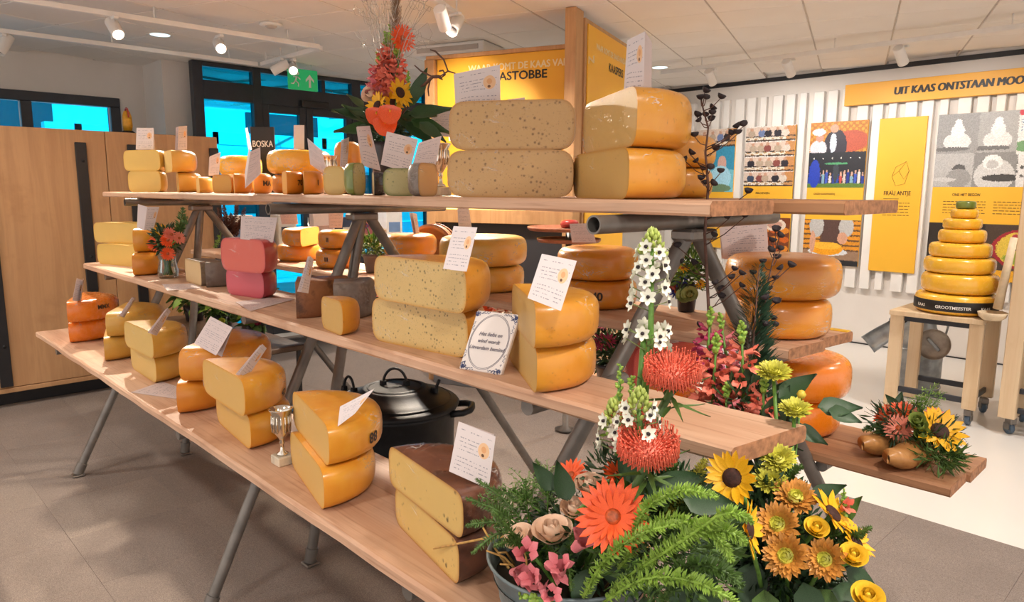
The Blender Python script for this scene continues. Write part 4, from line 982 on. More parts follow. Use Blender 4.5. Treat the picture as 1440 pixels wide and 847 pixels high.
wh('lower yellow wheel behind the card of the herb cheese', 'mellow', Z2, .105, 622, 737, 1.98, ('BM', -.3, .5, .035, False))
wh('upper yellow wheel in film behind the card of the herb cheese', 'mellow', Z2+.105+E1, .12, 618, 741, 1.98)
wh('lower golden wheel stamped 40 left of the white flower spike', 'amber', Z2, .10, 782, 895, 2.0, ('40', .02, .5, .04, False))
wh('upper golden wheel in film left of the white flower spike', 'amber', Z2+.10+E1, .112, 783, 896, 2.0)
wh('lower golden wheel at the right end of the far middle shelf', 'amber', Z2, .112, 1026, 1166, 2.0)
wh('upper golden wheel in crinkled film at the right end of the far middle shelf', 'amber', Z2+.112+E1, .118, 1022, 1176, 2.0)
# far side, low shelf
wh('lower orange wheel on the low far shelf beside the clog of flowers', 'orange', Z1, .125, 1064, 1188, 2.27, film=False)
wh('upper orange wheel on the low far shelf beside the clog of flowers', 'orange', Z1+.125+E1, .135, 1056, 1199, 2.26, film=False)
wh('lower orange cheese wheel behind the red pincushion flowers', 'orange', Z1, .13, 876, 984, 2.27)
half('upper red-orange half cheese with a pink card behind the pincushion flowers', 'red', Z1+.13+E1, .14, (985, 532), F=(905, 545), D=.30, s=.05)
# the tower on the plywood table
tc = py(1343, 432, 5.6); tcx, tcy = tc.x, 5.60; z = SZ
lay = [(102, .155, 'yellow'), (95, .15, 'yellow'), (88, .118, 'yellow'), (77, .108, 'yellow'), (59, .10, 'yellow'), (48, .082, 'yellow'), (34, .07, 'yellow'), (25, .06, 'green')]
names = ['bottom cheese with a black printed band in the cheese tower', 'yellow wheel second from the bottom of the cheese tower', 'yellow wheel third from the bottom of the cheese tower', 'yellow wheel fourth from the bottom of the cheese tower', 'yellow wheel fifth from the bottom of the cheese tower', 'yellow wheel third from the top of the cheese tower', 'small yellow wheel just under the green cheese of the tower', 'little green cheese on top of the cheese tower']
for i, (wpx, hh, k) in enumerate(lay):
    hh *= .90; R = wpx/2*depth((tcx, tcy, z))/FPX
    if i: tcx_, tcy_ = tcx+[0, .012, .0, -.004, .0, -.006, .0, .004][i], tcy
    else: tcx_, tcy_ = tcx, tcy
    t = thing('round_cheese', names[i], 'cheese', (tcx_, tcy_, z), math.atan2(-tcy, -tcx), 'stacked tower of cheeses'); cheese_parts(t, R, hh, k, 0, 2*PI, hh*.5, False)
    if i == 0:
        b = obj('printed_band', MB().lathe([(R+.0005, hh*.2), (R+.0022, hh*.22), (R+.0022, hh*.68), (R+.0005, hh*.7)], 56), BLK, t)
        for ang in (-.9, -.05, .75):
            vs, fs = text_geo('GROOTMEESTER' if abs(ang) < .1 else 'KAAS', .028, .02); mb = MB(); mb.add([((R+.0028)*math.cos(ang+x/R), (R+.0028)*math.sin(ang+x/R), hh*.40+y) for x, y, _ in vs], fs)
            obj('band_lettering', mb, WHITE, b, smooth=False)
    z += hh+.0004
# ------------------------------------------------------------------ info cards, papers, tile, trophies
def card_mat(name, dot=True, paper='#DFD3D2', rows=13):
    g = G(name); uv = g.n('ShaderNodeUVMap', uv_map='UVMap').outputs[0]; sp = g.n('ShaderNodeSeparateXYZ'); g.set(sp.inputs[0], uv); u, v = sp.outputs[0], sp.outputs[1]
    M_ = g.math
    fr = M_('FRACT', M_('MULTIPLY', v, float(rows))); row = M_('FLOOR', M_('MULTIPLY', v, float(rows)))
    band = M_('MULTIPLY', M_('GREATER_THAN', fr, .38), M_('LESS_THAN', fr, .62))
    cmb = g.n('ShaderNodeCombineXYZ'); g.set(cmb.inputs[0], M_('MULTIPLY', u, 26.0)); g.set(cmb.inputs[1], M_('MULTIPLY', row, 7.31)); 
    ink = M_('GREATER_THAN', g.noise(cmb.outputs[0], 1.0, 2), .50)
    rowsel = M_('GREATER_THAN', M_('FRACT', M_('MULTIPLY', row, .618)), .18)
    area_ = M_('MULTIPLY', M_('MULTIPLY', M_('GREATER_THAN', u, .10), M_('LESS_THAN', u, .92)), M_('MULTIPLY', M_('GREATER_THAN', v, .08), M_('LESS_THAN', v, .95)))
    m = M_('MULTIPLY', M_('MULTIPLY', band, ink), M_('MULTIPLY', area_, rowsel))
    c = g.mix(M_('MULTIPLY', m, .62), lin(paper), lin('#5C5A70'))
    if dot:
        dx = M_('DIVIDE', M_('SUBTRACT', u, .76), .14); dy = M_('DIVIDE', M_('SUBTRACT', v, .64), .15); d = M_('ADD', M_('MULTIPLY', dx, dx), M_('MULTIPLY', dy, dy))
        c = g.mix(M_('LESS_THAN', d, 1.25), c, lin(paper)); c = g.mix(M_('LESS_THAN', d, 1.0), c, lin('#E9BE94'))
        dy2 = M_('DIVIDE', M_('SUBTRACT', v, .55), .03); dx2 = M_('DIVIDE', M_('SUBTRACT', u, .75), .035); d2 = M_('ADD', M_('MULTIPLY', dx2, dx2), M_('MULTIPLY', dy2, dy2)); c = g.mix(M_('LESS_THAN', d2, 1.0), c, lin('#6B4A36'))
        dy3 = M_('DIVIDE', M_('SUBTRACT', v, .66), .06); dx3 = M_('DIVIDE', M_('SUBTRACT', u, .76), .06); d3 = M_('ADD', M_('MULTIPLY', dx3, dx3), M_('MULTIPLY', dy3, dy3)); c = g.mix(M_('MULTIPLY', M_('LESS_THAN', d3, 1.0), .6), c, lin('#D98F55'))
    g.bsdf(c, .65); return g.m
CARD = card_mat('card_print'); CARDT = card_mat('card_text', False, '#D8C8C6', 16)
def leaf_geo(tl, tr, br, bl, name, m, parent, back=None):
    nrm = (br-bl).cross(tl-bl).normalized(); o = nrm*-.0006
    P = [bl, br, tr, tl]; vs = [tuple(p) for p in P]+[tuple(p+o) for p in P]
    fs = [(0, 1, 2, 3), (7, 6, 5, 4), (0, 4, 5, 1), (1, 5, 6, 2), (2, 6, 7, 3), (3, 7, 4, 0)]
    mb = MB().add(vs, fs); me = mb.mesh(name, False); uvl = me.uv_layers.new(name='UVMap'); U = {0: (0, 0), 1: (1, 0), 2: (1, 1), 3: (0, 1)}
    for p in me.polygons:
        for li in p.loop_indices:
            vi = me.loops[li].vertex_index
            uvl.data[li].uv = U[vi] if p.index == 0 else (.01, .01)
    return link(name, me, m, parent)
def card(label, tl, tr, br, bl, Y, psi=0, lam=0, fold='R', delta=24, m=None, sink=.006):
    """a folded card stuck in a cheese. Photo corners of its front leaf; it stands at depth line y=Y, turned psi degrees (right edge further off) and leaning lam degrees back; fold: edge joined to the rear leaf"""
    bm = ((bl[0]+br[0])/2, (bl[1]+br[1])/2); o = pz(bm[0], bm[1], Y[0]) if isinstance(Y, tuple) else py(bm[0], bm[1], Y); d = depth(o); k = d/FPX
    tp, tl_ = math.tan(math.radians(psi)), math.tan(math.radians(lam))
    def W(p):
        dx, dy = (p[0]-bm[0])*k, -(p[1]-bm[1])*k
        # widen to keep perspective: move along the view ray to the leaf's plane
        off = dx*tp+dy*tl_
        return CAMP+(ray(p[0], p[1]))*((d+off))
    TL, TR, BR, BL = [W(p) for p in (tl, tr, br, bl)]
    dn = ((BL-TL).normalized()+(BR-TR).normalized())*.5*sink; BL += dn; BR += dn
    c = (BL+BR)/2
    t = thing('info_card', label, 'card', c)
    loc = lambda *q: [p-c for p in q]
    a = loc(TL, TR, BR, BL); mm = m or CARD
    leaf_geo(*a, 'front_leaf', mm, t)
    if fold:
        h0, h1, f0, f1 = {'R': (a[1], a[2], a[0], a[3]), 'L': (a[0], a[3], a[1], a[2]), 'T': (a[0], a[1], a[3], a[2])}[fold]
        ax = (h1-h0).normalized(); best = None
        for s_ in (-1, 1):
            Rm = Matrix.Rotation(math.radians(delta)*s_, 3, ax); g0 = h0+Rm @ (f0-h0); g1 = h1+Rm @ (f1-h1)
            dd = ((g0+g1)/2-(f0+f1)/2).dot(_fw)
            if best is None or dd > best[0]: best = (dd, g0, g1)
        e = _fw*.0012; g0, g1 = best[1]+e, best[2]+e; h0 = h0+e; h1 = h1+e
        q = {'R': (g0, h0, h1, g1), 'L': (h0, g0, g1, h1), 'T': (h0, h1, g1, g0)}[fold]
        leaf_geo(q[0], q[1], q[2], q[3], 'rear_leaf', CARDT, t)
    return t
# low plank
card('white card stuck in the far left orange cheese of the low plank', (108, 391), (118, 395), (114, 424), (102, 421), (.997,), 62)
card('card seen edge-on stuck in the second stack of the low plank', (186, 418), (191, 420), (175, 446), (168, 443), (.995,), 70, 20)
card('narrow slanted card stuck in the third stack of the low plank', (236, 433), (240, 438), (221, 471), (213, 465), (.995,), 62, 15)
card('broad white text card leaning on the fourth stack of the low plank', (296, 445), (327, 461), (305, 498), (274, 481), (1.006,), -20, 25, 'T', 14, CARDT)
card('narrow slanted card in the golden cheese left of the silver cup', (369, 484), (375, 490), (348, 531), (338, 523), (1.002,), 60, 15)
card('curved white card in the golden cheese right of the silver cup', (478, 572), (526, 547), (500, 579), (476, 597), (1.003,), -35, 25, None)
card('white card stuck in the brown-rinded cheese beside the black pot', (645, 593), (697, 614), (688, 684), (632, 659), (.982,), 10, -5, 'L', 10)
# middle shelf
card('two-leaved card standing in the cheese behind the glass vase', (207, 291), (224, 291), (216, 322), (203, 322), (1.36,), 35, 0, 'L', 120)
card('large pinkish text card on the red cheeses', (339, 304), (390, 306), (384, 339), (338, 334), (1.370,), 5, 0, 'R', 16, CARDT)
card('tall slim card stuck in the brown-crusted wedge', (436, 360), (441, 365), (434, 410), (424, 407), (1.259,), 60, 0)
card('white card with an orange picture dot on the big herb cheese', (638, 318), (671, 320), (657, 378), (624, 374), (1.397,), -15, 0, 'R', 30)
card('white card with an orange picture dot on the cumin cheese right of the tile', (762, 357), (811, 367), (790, 433), (743, 415), (1.351,), -12, 5, 'R', 30)
card('pinkish card on the leftmost stack of the far middle shelf', (392, 293), (416, 292), (419, 314), (396, 314), 1.97, -10, 0, None, 0, CARDT)
card('pinkish card behind the leaning trestle leg', (461, 289), (484, 288), (481, 319), (463, 319), 2.0, 0, 0, None, 0, CARDT)
card('thin white card seen edge-on behind the trestle leg', (580, 299), (586, 301), (590, 328), (585, 328), 2.0, 65, 0)
card('narrow greyish card behind the card of the big herb cheese', (643, 290), (659, 291), (664, 323), (645, 322), 2.0, 30, 0, None, 0, CARDT)
card('small pinkish card on the golden wheel stamped 40', (801, 315), (831, 314), (838, 339), (804, 339), 2.0, 0, 0, None, 0, CARDT)
card('wide greyish text card on the right end wheel of the far middle shelf', (1012, 320), (1078, 310), (1081, 360), (1018, 362), 2.02, 0, 0, 'T', 14, CARDT)
card('pink card on the red-orange cheese of the low far shelf', (936, 469), (951, 468), (954, 484), (931, 484), 2.2, 0, 10, None, 0, mat('pink_card', '#C98A92', .6))
# top shelf
card('small white card upright on the pale cheeses at the left end of the top shelf', (192, 180), (216, 180), (216, 209), (191, 209), 1.42, 5, 0, 'T', 10)
card('turned white card on the second stack of the top shelf', (251, 178), (263, 177), (263, 209), (250, 209), 1.47, 50, 0, 'R')
card('pinkish card leaning between the stacks and the row of little cheeses', (295, 220), (310, 214), (308, 245), (294, 245), 1.42, 35, 0, 'R')
card('thin card seen edge-on before the black sign', (345, 180), (348, 180), (354, 209), (349, 209), 1.72, 70, 0, None)
card('open card standing among the little cheeses, leaves pointing apart', (352, 213), (366, 207), (367, 242), (345, 263), 1.28, 20, 0, 'L', 100, CARDT)
card('plain white card back on the broad golden cheese of the top shelf', (413, 176), (428, 176), (428, 208), (413, 208), 1.72, 10, 0, None, 0, PAPER)
card('tilted text card leaning left of the small trophy', (432, 194), (453, 212), (459, 241), (436, 229), 1.40, -20, 0, 'L', 60, CARDT)
card('narrow card in front of the orange half cheese on the top shelf', (483, 196), (491, 193), (488, 237), (481, 236), 1.47, 55, 0, 'R')
card('tall pale card before the dark flower vase', (502, 178), (520, 177), (535, 238), (510, 230), 1.47, 30, 0, 'R', 14)
card('left leaf card with an orange dot before the dark flower vase', (544, 185), (588, 196), (576, 241), (536, 229), 1.44, 5, 0, None)
card('right leaf card beside the trophy next to the big herb cheeses', (589, 201), (621, 191), (611, 240), (577, 242), 1.44, -15, 0, None, 0, CARDT)
card('large white card with an orange dot on the big speckled cheeses', (638, 104), (703, 91), (704, 154), (641, 157), 1.40, 0, 0, 'T', 8)
card('tiny white card behind the big speckled cheeses', (714, 140), (738, 137), (739, 152), (714, 152), 1.60, 0, 0, None, 0, CARDT)
card('tall narrow folded card on the big amber halves of the top shelf', (882, 57), (907, 44), (905, 126), (877, 129), 1.44, -40, 0, 'R', 75)
card('pinkish card behind the tall vase and the big speckled cheeses', (606, 155), (640, 152), (638, 190), (608, 190), 1.72, 0, 0, None, 0, CARDT)
def flat_paper(label, pts, z, m=CARDT):
    P = [pz(x, y, z+.0012) for x, y in pts]; c = sum(P, Vector())/4; t = thing('paper_sheet', label, 'paper', (c.x, c.y, z+.0012)); leaf_geo(*[p-Vector((c.x, c.y, z+.0006)) for p in P], 'sheet', m, t)
flat_paper('sheet of text lying on the low plank before the golden cheeses', ((184, 552), (228, 537), (262, 548), (247, 561)), Z1)
flat_paper('sheet of text lying on the middle shelf before the tan cheeses', ((228, 400), (270, 399), (285, 405), (235, 409)), Z2)
flat_paper('sheet of blue text lying on the middle shelf before the red cheeses', ((331, 425), (378, 419), (414, 421), (352, 438)), Z2)
# Delft style tile with its verse
P = [py(*q, 1.075) for q in ((671, 438), (727, 449), (703, 526), (645, 516))]
bl = pz(645, 519, Z2); br = pz(703, 528, Z2); xa_ = (br-bl).normalized(); ba = Vector((-xa_.y, xa_.x, 0)); ln_ = math.radians(20)
up_ = Vector((0, 0, math.cos(ln_)))+ba*math.sin(ln_); tw_ = (br-bl).length*1.02; hh_ = tw_*1.25
sk = xa_*(.015)
ti = thing('verse_tile', 'white tile with blue border scrolls and a verse leaning on the middle shelf', 'tile', bl+Vector((0, 0, .0005)))
x_ = xa_; z_ = (up_.normalized()*hh_+xa_*(.33*tw_)); z_ = z_-x_*z_.dot(x_)*.45; z_ = z_.normalized()
Mt = Matrix((x_, x_.cross(z_)*-1, z_)).transposed().to_4x4()
obj('tile_body', MB().bbox((0, 0, 0), (tw_, .012, hh_), .002, Mt), mat('tile_white', '#E6DCD6', .25, .03, 10), ti, smooth=False)
BLU = mat('delft_blue', '#3B456E', .35); GRY = mat('verse_grey', '#7A7480', .5)
ov = MB()
for r_ in (1.0, .955): ov.tube([tuple(Mt @ Vector((tw_/2+math.cos(a)*tw_*.45*r_, -.0004, hh_/2+math.sin(a)*hh_*.46*r_)) ) for a in [2*PI*k/48 for k in range(48)]], .0006, 4, closed=True)
obj('oval_line', ov, GRY, ti)
sc = MB(); r_ = random.Random(4)
for sx in (0, 1):
    for sy in (0, 1):
        for k in range(16):
            u, v = r_.uniform(.02, .20), r_.uniform(.015, .17)
            if u/.22+v/.2 > 1.05: u, v = u*.45, v*.45
            x0 = (u if not sx else 1-u)*tw_; z0 = (v if not sy else 1-v)*hh_; rr_ = r_.uniform(.0015, .0035)
            a0 = r_.uniform(0, 6); sc.tube([tuple(Mt @ Vector((x0+rr_*math.cos(a0+a), -.0004, z0+rr_*math.sin(a0+a)))) for a in (0, .8, 1.6, 2.4, 3.4, 4.2)], .0008, 4)
for k in range(30):
    f_ = .2+.6*k/29; w2 = .004*math.sin(k*2.1)
    for pos in ((.02*tw_+abs(w2), f_*hh_), (tw_*.98-abs(w2), f_*hh_), (f_*tw_, .018*hh_+abs(w2)), (f_*tw_, hh_*.982-abs(w2))):
        if abs(f_-.5) < .16: continue
        sc.tube([tuple(Mt @ Vector((pos[0]-.0012, -.0004, pos[1]))), tuple(Mt @ Vector((pos[0]+.0012, -.0004, pos[1]+.001)))], .0009, 4)
stuff(obj('border_scrolls', sc, BLU, ti))
for k, s_ in enumerate(('Het liefst en', 'wind wordt', 'Lieverdam bemind')):
    text_on(s_, .0125, GRY, ti, Mt @ Vector((tw_*.5, -.0002, hh_*(.62-.115*k))), x_, z_, .02, .25, name='verse')
# trophies
def trophy(label, p, h, col=CHROME):
    t = thing('trophy_cup', label, 'trophy', p); k = h/.17
    mb_ = mat('cream_marble', '#CFC2AC', .3, .15, 30)
    obj('plinth', MB().bbox((-.026*k, -.026*k, 0), (.026*k, .026*k, .028*k), .003), mb_, t, smooth=False)
    pr = [(0, .0285), (.016, .0285), (.017, .033), (.007, .04), (.005, .06), (.009, .066), (.006, .072), (.011, .082), (.024, .10), (.027, .13), (.026, .15), (.034, .167), (.036, .17), (.033, .169), (.024, .15), (.023, .12), (0, .09)]
    obj('cup', MB().lathe([(r_*k, z*k) for r_, z in pr], 40), col, t)
    fl_ = MB()
    for i in range(14):
        a = 2*PI*i/14; fl_.tube([(math.cos(a)*.0262*k, math.sin(a)*.0262*k, .10*k), (math.cos(a)*.028*k, math.sin(a)*.028*k, .125*k), (math.cos(a)*.027*k, math.sin(a)*.027*k, .148*k)], .0022*k, 5)
    stuff(obj('fluting', fl_, col, t)); return t
trophy('small silver trophy cup on the low plank between the golden cheeses', pz(398, 652, Z1), .165)
trophy('silver trophy cup on the top shelf beside the tilted card', at3(466, 1.56), .16)
trophy('silver trophy cup on the top shelf left of the big speckled cheeses', at3(620, 1.58), .18)
# black standing sign on the cupboard side
p = at3(373, 1.845); sg = thing('standing_sign', 'black upright sign board lettered BOSKA behind the top shelf cheeses', 'sign', (p.x, p.y, Z3), math.radians(46))
s0 = py(366, 179, 1.845).z-Z3; sw = 33*depth(p)/FPX
obj('board', MB().bbox((-sw/2, -.006, 0.0005), (sw/2, .006, s0), .002), BLK, sg, smooth=False)
text_on('BOSKA', .05, WHITE, sg, (-.0, -.006, s0*.74), (1, 0, 0), (0, 0, 1), .02, width=sw*.85)
obj('stand_foot', MB().bbox((-sw/2, .0065, 0.0005), (sw/2, .03, .012), .002), BLK, sg, smooth=False)

# ------------------------------------------------------------------ big cast-iron cheese pot
pc = Vector((-2.92, 2.0, .0065)); pot = thing('cast_iron_pot', 'large black cast iron pot with a riveted lid standing under the shelves', 'pot', pc)
RP, HP = .30, .50
obj('pot_body', MB().lathe([(0, .045), (.25, .045), (.275, .06), (RP-.01, .2), (RP, HP-.06), (RP+.008, HP-.05), (RP+.008, HP-.03), (RP-.02, HP-.03)], 56), IRON, pot)
obj('base_ring', MB().lathe([(.2, .0), (RP+.012, .0), (RP+.018, .02), (RP+.005, .044), (.2, .044)], 48), IRON, pot)
lid_ = obj('lid', MB().lathe([(RP+.02, HP-.029), (RP+.024, HP-.018), (RP+.012, HP-.006), (RP-.012, HP-.002), (RP-.03, HP+.012), (RP-.06, HP+.022), (.17, HP+.05), (.165, HP+.058), (.15, HP+.06), (.12, HP+.062), (.05, HP+.072), (0, HP+.074)], 64), IRON, pot)
for r_, z_ in ((RP-.02, HP+.006), (.135, HP+.064)): obj('lid_rib', MB().lathe([(r_-.006, z_-.002), (r_, z_+.005), (r_+.006, z_-.002)], 56), IRON, lid_)
def loop(cx, cy, z, wd, ht, az, name='lid_loop'):
    ca, sa = math.cos(az), math.sin(az); pts = [(cx+ca*wd*math.cos(a), cy+sa*wd*math.cos(a), z+ht*max(0, math.sin(a))) for a in [PI*k/14 for k in range(15)]]
    o = obj(name, MB().tube(pts, .007, 8), IRON, lid_)
    for s_ in (-1, 1): obj('loop_eye', MB().bbox((cx+ca*wd*s_-.014, cy+sa*wd*s_-.014, z-.01), (cx+ca*wd*s_+.014, cy+sa*wd*s_+.014, z+.022), .004), IRON, lid_, smooth=False)
azr = math.radians(44); rx, ry = math.cos(azr), math.sin(azr)
loop(0, 0, HP+.072, .06, .085, azr); loop(-rx*.235, -ry*.235, HP+.036, .034, .075, azr-.5)
obj('lid_hasp', MB().tube([(rx*.2, ry*.2, HP+.04), (rx*.225, ry*.225, HP+.10)], .008, 8).bbox((rx*.2-.02, ry*.2-.012, HP+.03), (rx*.2+.02, ry*.2+.012, HP+.062), .004), IRON, lid_, smooth=False)
for s_ in (1, -1):
    q = [(.29, -.09, HP-.05), (.35, -.085, HP-.045), (.385, -.05, HP-.04), (.39, 0, HP-.04), (.385, .05, HP-.04), (.35, .085, HP-.045), (.29, .09, HP-.05)]
    obj('side_handle', MB().tube([(s_*(x*rx-y*ry), s_*(x*ry+y*rx), z) for x, y, z in q], .017, 10), IRON, pot)
# ------------------------------------------------------------------ plants: shared shapes
def gm(name, col, var=.18, scale=60, rough=.5, **kw): return mat(name, col, rough, var, scale, **kw)
LEAFD = gm('leaf_dark', '#2F4A2A'); LEAFM = gm('leaf_mid', '#4E6B2E'); LEAFL = gm('leaf_light', '#8DAE45'); STEMG = gm('stem_green', '#5F8A35'); PINEG = gm('needle_green', '#2E4B35')
LEAFV = gm('leaf_speckled', '#3B5A2C', .5, 140)
YELP = gm('sunflower_yellow', '#F2B416', .12, 40); ORP = gm('gerbera_orange', '#EE5A22', .1, 40); PEACH = gm('rose_peach', '#FBD9BC', .04, 30, .6); YROSE = gm('rose_yellow', '#F6CE3A', .06, 30, .6)
PINKP = gm('snapdragon_pink', '#DE7F86', .15, 60); CORALP = gm('coral', '#E87C66', .15, 60); MAGP = gm('magenta_petal', '#B03A5E', .15, 60); BRONZE = gm('bronze_petal', '#C98A3C', .2, 60); LIME = gm('lime_petal', '#C2BE45', .18, 60)
DISC = gm('seed_disc', '#3A1D14', .35, 200, .8, bump=.5); GDISC = gm('gerbera_disc', '#B5552A', .3, 150); WPET = gm('white_petal', '#EDEBD8', .06, 40, .6); POD = gm('dark_pod', '#2A1F22', .2, 50, .7); TWIG = gm('brown_twig', '#5E4034', .2, 60, .7)
SILVER = gm('silver_curl', '#B9B0A6', .15, 60, .5); PLUME = gm('plume_tan', '#9A7F66', .2, 80, .9); STRAW = gm('straw', '#C79A55', .2, 60, .7); SALMON = gm('gerbera_salmon', '#E98A72', .12, 40); BLUEP = gm('iris_blue', '#4B4FB0', .15, 40); ANTH = gm('anthurium', '#EE5A26', .08, 20, .25, coat=.4)
PINC = gm('pincushion_red', '#EE7258', .18, 120, .5); PURP = gm('purple_petal', '#5A3F80', .2, 60)
_sh = {}
def shape(key, fn, m):
    if key not in _sh: me = fn().mesh(key.split('|')[0]); me.materials.append(m); _sh[key] = me
    return _sh[key]
def petal_mb(L_=1, W_=.3, curl=.15, cup=.06, n=5, tip=.9, blunt=.5):
    """petal or leaf along +x, upper side +z"""
    mb = MB(); vs = []
    for i in range(n+1):
        t = i/n; wd = W_*.5*max(0, math.sin(PI*min(1, t**blunt*.98+.02)))**tip; z = curl*math.sin(t*PI*.5)**2*L_
        for s_ in (-1, 0, 1): vs.append((L_*t, s_*wd, z-(0 if s_ else cup*W_)))
    fs = []
    for i in range(n):
        a = i*3; fs += [(a, a+3, a+4, a+1), (a+1, a+4, a+5, a+2)]
    return mb.add(vs, fs)
def rosepetal_mb(flare=.0, arc=1.9):
    """one cupped rose petal: unit radius, unit height"""
    mb = MB(); vs = []; fs = []; n, m = 7, 7
    for i in range(n+1):
        t = i/n; r_ = .28+.72*math.sin(min(1, t*1.15)*PI/2)**.8-.16*max(0, t-.55)*(1-flare)/.45+flare*.5*max(0, t-.6)**1.3/.4; wd = arc*(1-.55*max(0, t-.7)**1.5/.16*.3)*(.55+.45*min(1, t*2.2))
        for k in range(m+1):
            q = (k/m-.5)*2; a = q*wd/2; z = t*(1-.13*q*q*t)
            vs.append((r_*math.cos(a), r_*math.sin(a), z))
    for i in range(n):
        for k in range(m): q = i*(m+1)+k; fs.append((q, q+1, q+m+2, q+m+1))
    return mb.add(vs, fs)
class Arr:
    """an arrangement: root thing plus world-placed parts"""
    def __init__(s, name, label, cat, p, group=None): s.t = thing(name, label, cat, p, 0, group); s.p = Vector(p); s.T = Matrix.Translation(-s.p); s.r = random.Random(int(abs(p[0]*1000))+7)
    def add(s, name, mb, m, smooth=True): mb.v = [tuple(Vector(v)-s.p) for v in mb.v]; return obj(name, mb, m, s.t, smooth)
    def put(s, name, me, M, parent=None): return link(name, me, None, parent or s.t, (s.T @ M) if parent is None else M)
    def stem(s, a, b, r_=.003, m=None, sag=.1, head=None):
        a, b = Vector(a), Vector(b); mid = (a+b)/2+Vector((0, 0, 1))*(b-a).length*sag*.3
        pts = [a, (a*.45+mid*.1+b*.45), b]
        if head is None: return s.add('stem', MB().tube([a, mid, b], r_, 6), m or STEMG)
        iv = (s.T.inverted() @ head.matrix_basis).inverted(); return obj('stem', MB().tube([iv @ a, iv @ mid, iv @ b], r_, 6), m or STEMG, head)
    def head(s, name, mb, m, p, n, R, x=None):
        M = frame(p, n, x); me = mb.mesh(name); me.materials.append(m); return s.put(name, me, M), M
    def sunflower(s, p, n, R, src=None, pm=None, dm=None, np_=19, nm='sunflower'):
        pm = pm or YELP; dr = R*.36
        o, M = s.head(nm, MB().lathe([(0, .1*R), (dr*.55, .11*R), (dr*.9, .05*R), (dr, -.02*R), (dr*.7, -.1*R), (0, -.14*R)][::-1], 24), dm or DISC, p, n, R)
        me = shape('petal|sun'+pm.name, lambda: petal_mb(1, .42, .12, .1, 6, .8, .75), pm)
        for k in range(np_):
            a = 2*PI*k/np_+s.r.uniform(-.1, .1); L_ = R*.72*s.r.uniform(.88, 1.08)
            link('petal', me, None, o, Matrix.Rotation(a, 4, 'Z') @ Matrix.Translation((dr*.82, 0, -.01*R-(k % 2)*.015*R)) @ Matrix.Rotation(s.r.uniform(-.35, .1), 4, 'Y') @ Matrix.Scale(L_, 4))
        if src is not None: s.stem(src, Vector(p)-Vector(n).normalized()*.1*R, .004, head=o)
        return o
    def gerbera(s, p, n, R, pm=None, src=None, np_=24, cm=None):
        pm = pm or ORP; o, M = s.head('gerbera', MB().lathe([(0, .10*R), (.12*R, .11*R), (.2*R, .05*R), (.2*R, -.03*R), (0, -.08*R)][::-1], 18), cm or GDISC, p, n, R)
        me = shape('petal|ger'+pm.name, lambda: petal_mb(1, .25, .06, .06, 5, .45, .85), pm)
        for row, (cnt_, L_, tl_) in enumerate(((np_, .86, -.05), (int(np_*.7), .58, -.35))):
            for k in range(cnt_):
                a = 2*PI*(k+.5*row)/cnt_+s.r.uniform(-.06, .06); link('petal', me, None, o, Matrix.Rotation(a, 4, 'Z') @ Matrix.Translation((.15*R, 0, .015*R*row)) @ Matrix.Rotation(tl_+s.r.uniform(-.12, .08), 4, 'Y') @ Matrix.Scale(R*L_*s.r.uniform(.92, 1.04), 4))
        if src is not None: s.stem(src, Vector(p)-Vector(n).normalized()*.06*R, .0035, head=o)
        return o
    def mum(s, p, n, R, om, im, src=None):
        """chrysanthemum: outer and inner florets too many to pick apart"""
        o, M = s.head('chrysanthemum', MB().lathe([(0, .2*R), (.3*R, .17*R), (.5*R, 0), (.3*R, -.15*R), (0, -.2*R)][::-1], 16), im, p, n, R)
        for nm, mm, rings in (('outer_florets', om, ((26, .62, -.0, .38), (24, .58, -.35, .3), (20, .5, -.65, .24))), ('inner_florets', im, ((16, .32, -.95, .16), (12, .26, -1.2, .08)))):
            mb = MB(); g = petal_mb(1, .36, .22, .1, 4, .4, .95)
            for cnt_, L_, tl_, r0 in rings:
                for k in range(cnt_):
                    a = 2*PI*k/cnt_+s.r.uniform(-.1, .1); mb.add(g.v, g.f, Matrix.Rotation(a, 4, 'Z') @ Matrix.Translation((r0*R, 0, .05*R)) @ Matrix.Rotation(tl_+s.r.uniform(-.12, .12), 4, 'Y') @ Matrix.Scale(R*L_*s.r.uniform(.9, 1.1), 4))
            stuff(obj(nm, mb, mm, o))
        if src is not None: s.stem(src, Vector(p)-Vector(n).normalized()*.15*R, .0035, head=o)
        return o
    def rose(s, p, n, R, pm, src=None, cnt_=13):
        o, M = s.head('rose', MB().lathe([(0, 1.0*R), (.10*R, .98*R), (.2*R, .8*R), (.24*R, .4*R), (.1*R, 0), (0, 0)][::-1], 14), pm, Vector(p)-Vector(n).normalized()*.55*R, n, R)
        mi = shape('petal|rosein'+pm.name, lambda: rosepetal_mb(0), pm); mo = shape('petal|roseout'+pm.name, lambda: rosepetal_mb(.7), pm)
        for row, (cn_, rr_, hh_, z0) in enumerate(((3, .30, 1.12, .10), (4, .50, 1.10, .06), (5, .72, 1.02, .02), (5, .92, .84, 0))):
            if row == 3 and cnt_ < 10: continue
            for k in range(cn_): link('petal', mo if row > 1 else mi, None, o, Matrix.Rotation(2*PI*k/cn_+row*.9+s.r.uniform(-.15, .15), 4, 'Z') @ Matrix.Translation((0, 0, z0*R)) @ Matrix.Diagonal((R*rr_, R*rr_, R*hh_*s.r.uniform(.94, 1.05), 1)))
        cal = MB(); g = petal_mb(1, .28, -.3, .05, 3)
        for k in range(5): cal.add(g.v, g.f, Matrix.Rotation(2*PI*k/5, 4, 'Z') @ Matrix.Rotation(-.55, 4, 'Y') @ Matrix.Scale(R*.9, 4))
        obj('calyx', cal, LEAFM, o)
        if src is not None: s.stem(src, Vector(p)-Vector(n).normalized()*.5*R, .0035, head=o)
        return o
